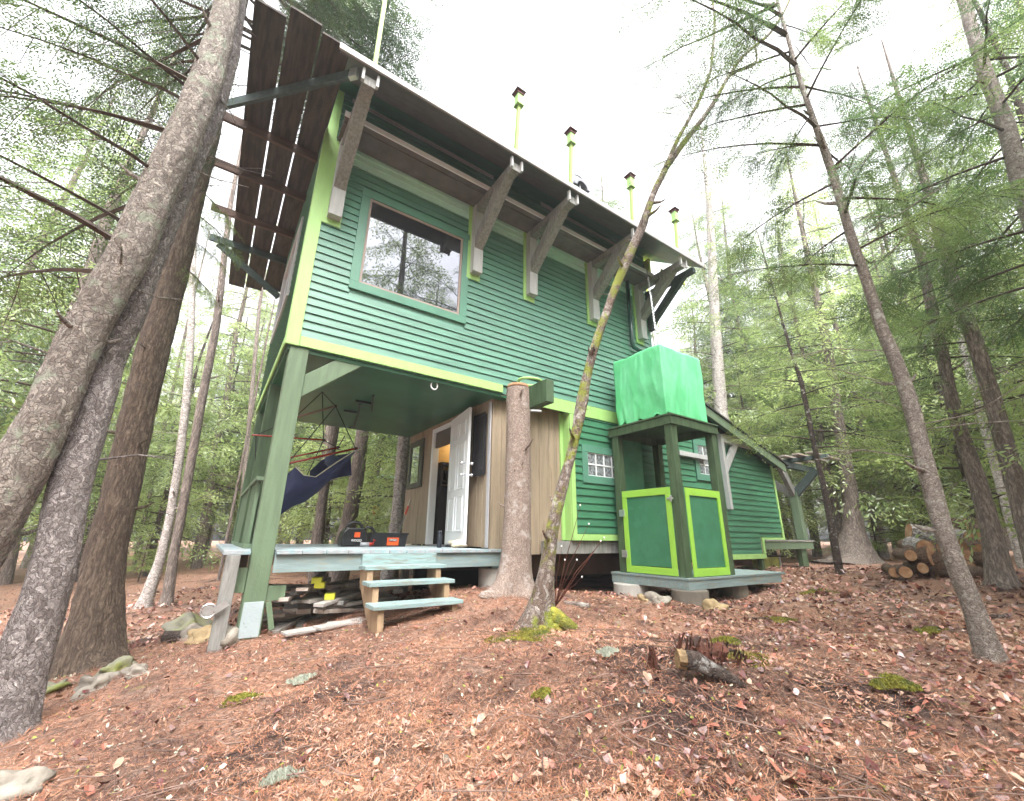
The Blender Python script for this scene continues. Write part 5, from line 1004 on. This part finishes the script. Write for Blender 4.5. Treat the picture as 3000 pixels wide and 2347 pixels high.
for u,v,r,l,m_ in((2290,1822,.18,'yellow green moss patch in the right clearing',MOSS),(2400,1735,.30,'moss round the small splintered stump',MOSS),(2725,1855,.16,'yellow moss beside the leaning lichen trunk',MOSS),(1545,1868,.30,'moss at the foot of the mossy tree',MOSS),(2200,1940,.22,'moss ridge on the rotten stump mound',MOSS),(2620,2010,.14,'green grassy moss tuft in the right foreground',MOSS),(1780,1920,.07,'white lichen clump beside the rotten stump',LICH),(880,2000,.08,'small lichen bits in the needles',LICH),(700,2060,.1,'dull moss streak left of centre',MOSS),(1590,2045,.05,'tiny moss cushion in the centre foreground',MOSS),(2130,1885,.12,'yellow moss ridge above the broken log',MOSS),(820,2290,.07,'pale lichen bits low on the left',LICH)): mosspatch(u,v,r,'moss_patch' if m_ is MOSS else 'lichen_patch',l,m_)
def ring(m_,c,r,h,spikes,lab,name):
    b=MB()
    for i in range(spikes):
        a=random.uniform(0,6.28);q=r*random.uniform(.55,1.15);x=c[0]+q*math.cos(a);y=c[1]+q*math.sin(a);g=gz(x,y);hh=h*random.uniform(.25,1.2);wd=random.uniform(.008,.028);tx=random.uniform(-.6,.6)*hh;ty=random.uniform(-.6,.6)*hh
        b.add([(x-wd*math.sin(a),y+wd*math.cos(a),g-.03),(x+wd*math.sin(a),y-wd*math.cos(a),g-.03),(x-.02*math.cos(a),y-.02*math.sin(a),g-.03),(x+tx-wd*.4,y+ty,g+hh),(x+tx+wd*.4,y+ty+.004,g+hh*random.uniform(.7,1))],[(0,1,4,3),(1,2,4),(2,0,3),(2,3,4)])
    for i in range(9):
        a=random.uniform(0,6.28);q=r*random.uniform(.2,1.2);x=c[0]+q*math.cos(a);y=c[1]+q*math.sin(a);rr=random.uniform(.03,.08);b.blob((x,y,gz(x,y)+rr*.2),rr,rr*.8,rr*.7,10,7,.7,i*3.3+c[0],a)
    o=b.build(name,m_,loc=(c[0],c[1],gz(*c)));tag(o,lab,'stump')
def gat(u,v):
    g=.68
    for _ in range(4): p=on(u,v,2,g);g=gz(p[0],p[1])
    return p
p=gat(2075,1925);ring(REDMOSS,(p[0],p[1]),.20,.11,60,'crumbling dark red rotten stump in the right foreground','rotten_stump')
p=gat(1915,1950);b=MB();g=gz(p[0],p[1])
for q in range(14): a=q*.45;b.add([(p[0]-.045*math.cos(a),p[1]-.045*math.sin(a),g-.02),(p[0]+.03*math.cos(a+1),p[1]+.03*math.sin(a+1),g-.02),(p[0]+.02*math.cos(a),p[1],g+.10*random.uniform(.5,1)),(p[0]+random.uniform(-.03,.03),p[1],g+random.uniform(.06,.14))],[(0,1,2,3)])
o=b.build('bark_shard',REDMOSS,loc=(p[0],p[1],g));tag(o,'dark pointed shard of rotten bark standing in the leaves','bark')
p0=gat(1998,1975);p1=gat(2185,2018);z=Vector((0,0,.06))
b=MB();pts=[Vector(p0)+Vector((0,0,.075)),Vector(p0).lerp(Vector(p1),.25)+Vector((0,0,.085)),Vector(p0).lerp(Vector(p1),.55)+Vector((0,0,.05)),Vector(p0).lerp(Vector(p1),.85)+Vector((0,0,.025)),Vector(p1)+Vector((0,0,.01))]
b.tube(pts,[.055,.052,.04,.028,.014],14,True,.18);o=b.build('broken_log',BRKD,smooth=True,loc=tuple(p0));tag(o,'broken dark log with a pale splintered end beside the rotten stump','log')
b=MB();b.tube([pts[0]-Vector((.02,-.01,0)),pts[0]+(pts[1]-pts[0])*.25],[.052,.059],12,True,.35);b.build('splintered_end',mat('splintered_wood',(.26,.17,.085),.8,.5,12,.8,30),o)
for (u,v,L,a,r,m_,l) in((530,1875,.35,.25,.055,BRKD,'short dark log left of the corner post'),(1690,1775,.30,-.6,.03,BRKR,'split grey stick on the mound right of the mossy tree'),(2240,1815,.3,.1,.014,BRKD,'thin dark stick lying in the moss patch'),(2900,1752,.35,.2,.02,BRKD,'dark stick right of the lichen trunk'),(2410,1745,.2,.3,.04,REDMOSS,'small splintered dark stump remnant in the clearing'),(2468,1710,.10,1.5,.05,REDMOSS,'little cut brown stub in the clearing'),(370,2180,.18,.6,.006,CREAM,'pale splinter on the left slope')):
    p=gat(u,v);d=Vector((math.sin(YAW)*math.cos(a)+FH[0]*math.sin(a),-math.cos(YAW)*math.cos(a)+FH[1]*math.sin(a),0));c=Vector((p[0],p[1],gz(p[0],p[1])+r*.7))
    b=MB();b.tube([c-d*L/2,c,c+d*L/2],[r,r*1.05,r*.8],12,True,.15);o=b.build('fallen_stick',m_,loc=tuple(c));tag(o,l,'stick')
# red-twig shrub by the mossy tree
sh2=thing('twiggy_shrub',tuple(gat(1625,1790)),'bare reddish twigs with tiny white buds beside the mossy tree','shrub');b0=Vector(gat(1625,1780));b=MB();bu=MB()
for (u,v) in((1700,1480),(1725,1535),(1770,1575),(1655,1640),(1760,1585),(1690,1640),(1645,1600),(1705,1690)):
    e=Vector(pt(u,v,4.35+random.uniform(-.1,.15)));mm=b0.lerp(e,.5)+Vector((random.uniform(-.05,.03),0,random.uniform(-.02,.03)));b.tube([b0,b0.lerp(mm,.5),mm,mm.lerp(e,.5)+Vector((0,0,-.01)),e],[.006,.005,.004,.003,.0015],5);bu.blob(e,.008,.008,.01,6,5,0)
b.build('stems',mat('red_twig',(.17,.06,.045),.6,.2),sh2);bu.build('buds',PRINT,sh2)
b=MB();c=pt(1480,0,1)

# pale rain haze standing among the trees
hb=MB().box(-58,66,-48,62,-3.2,30).build('haze',None)
hm=bpy.data.materials.new('haze');hm.use_nodes=True;ht=hm.node_tree;ht.nodes.remove(ht.nodes['Principled BSDF']);pv=ht.nodes.new('ShaderNodeVolumePrincipled')
pv.inputs['Color'].default_value=(.95,.97,1,1);pv.inputs['Density'].default_value=HAZE;pv.inputs['Anisotropy'].default_value=.2
ht.links.new(pv.outputs[0],ht.nodes['Material Output'].inputs['Volume']);hb.data.materials.clear();hb.data.materials.append(hm);tag(hb,'thin pale rain haze among the trees',kind='stuff')
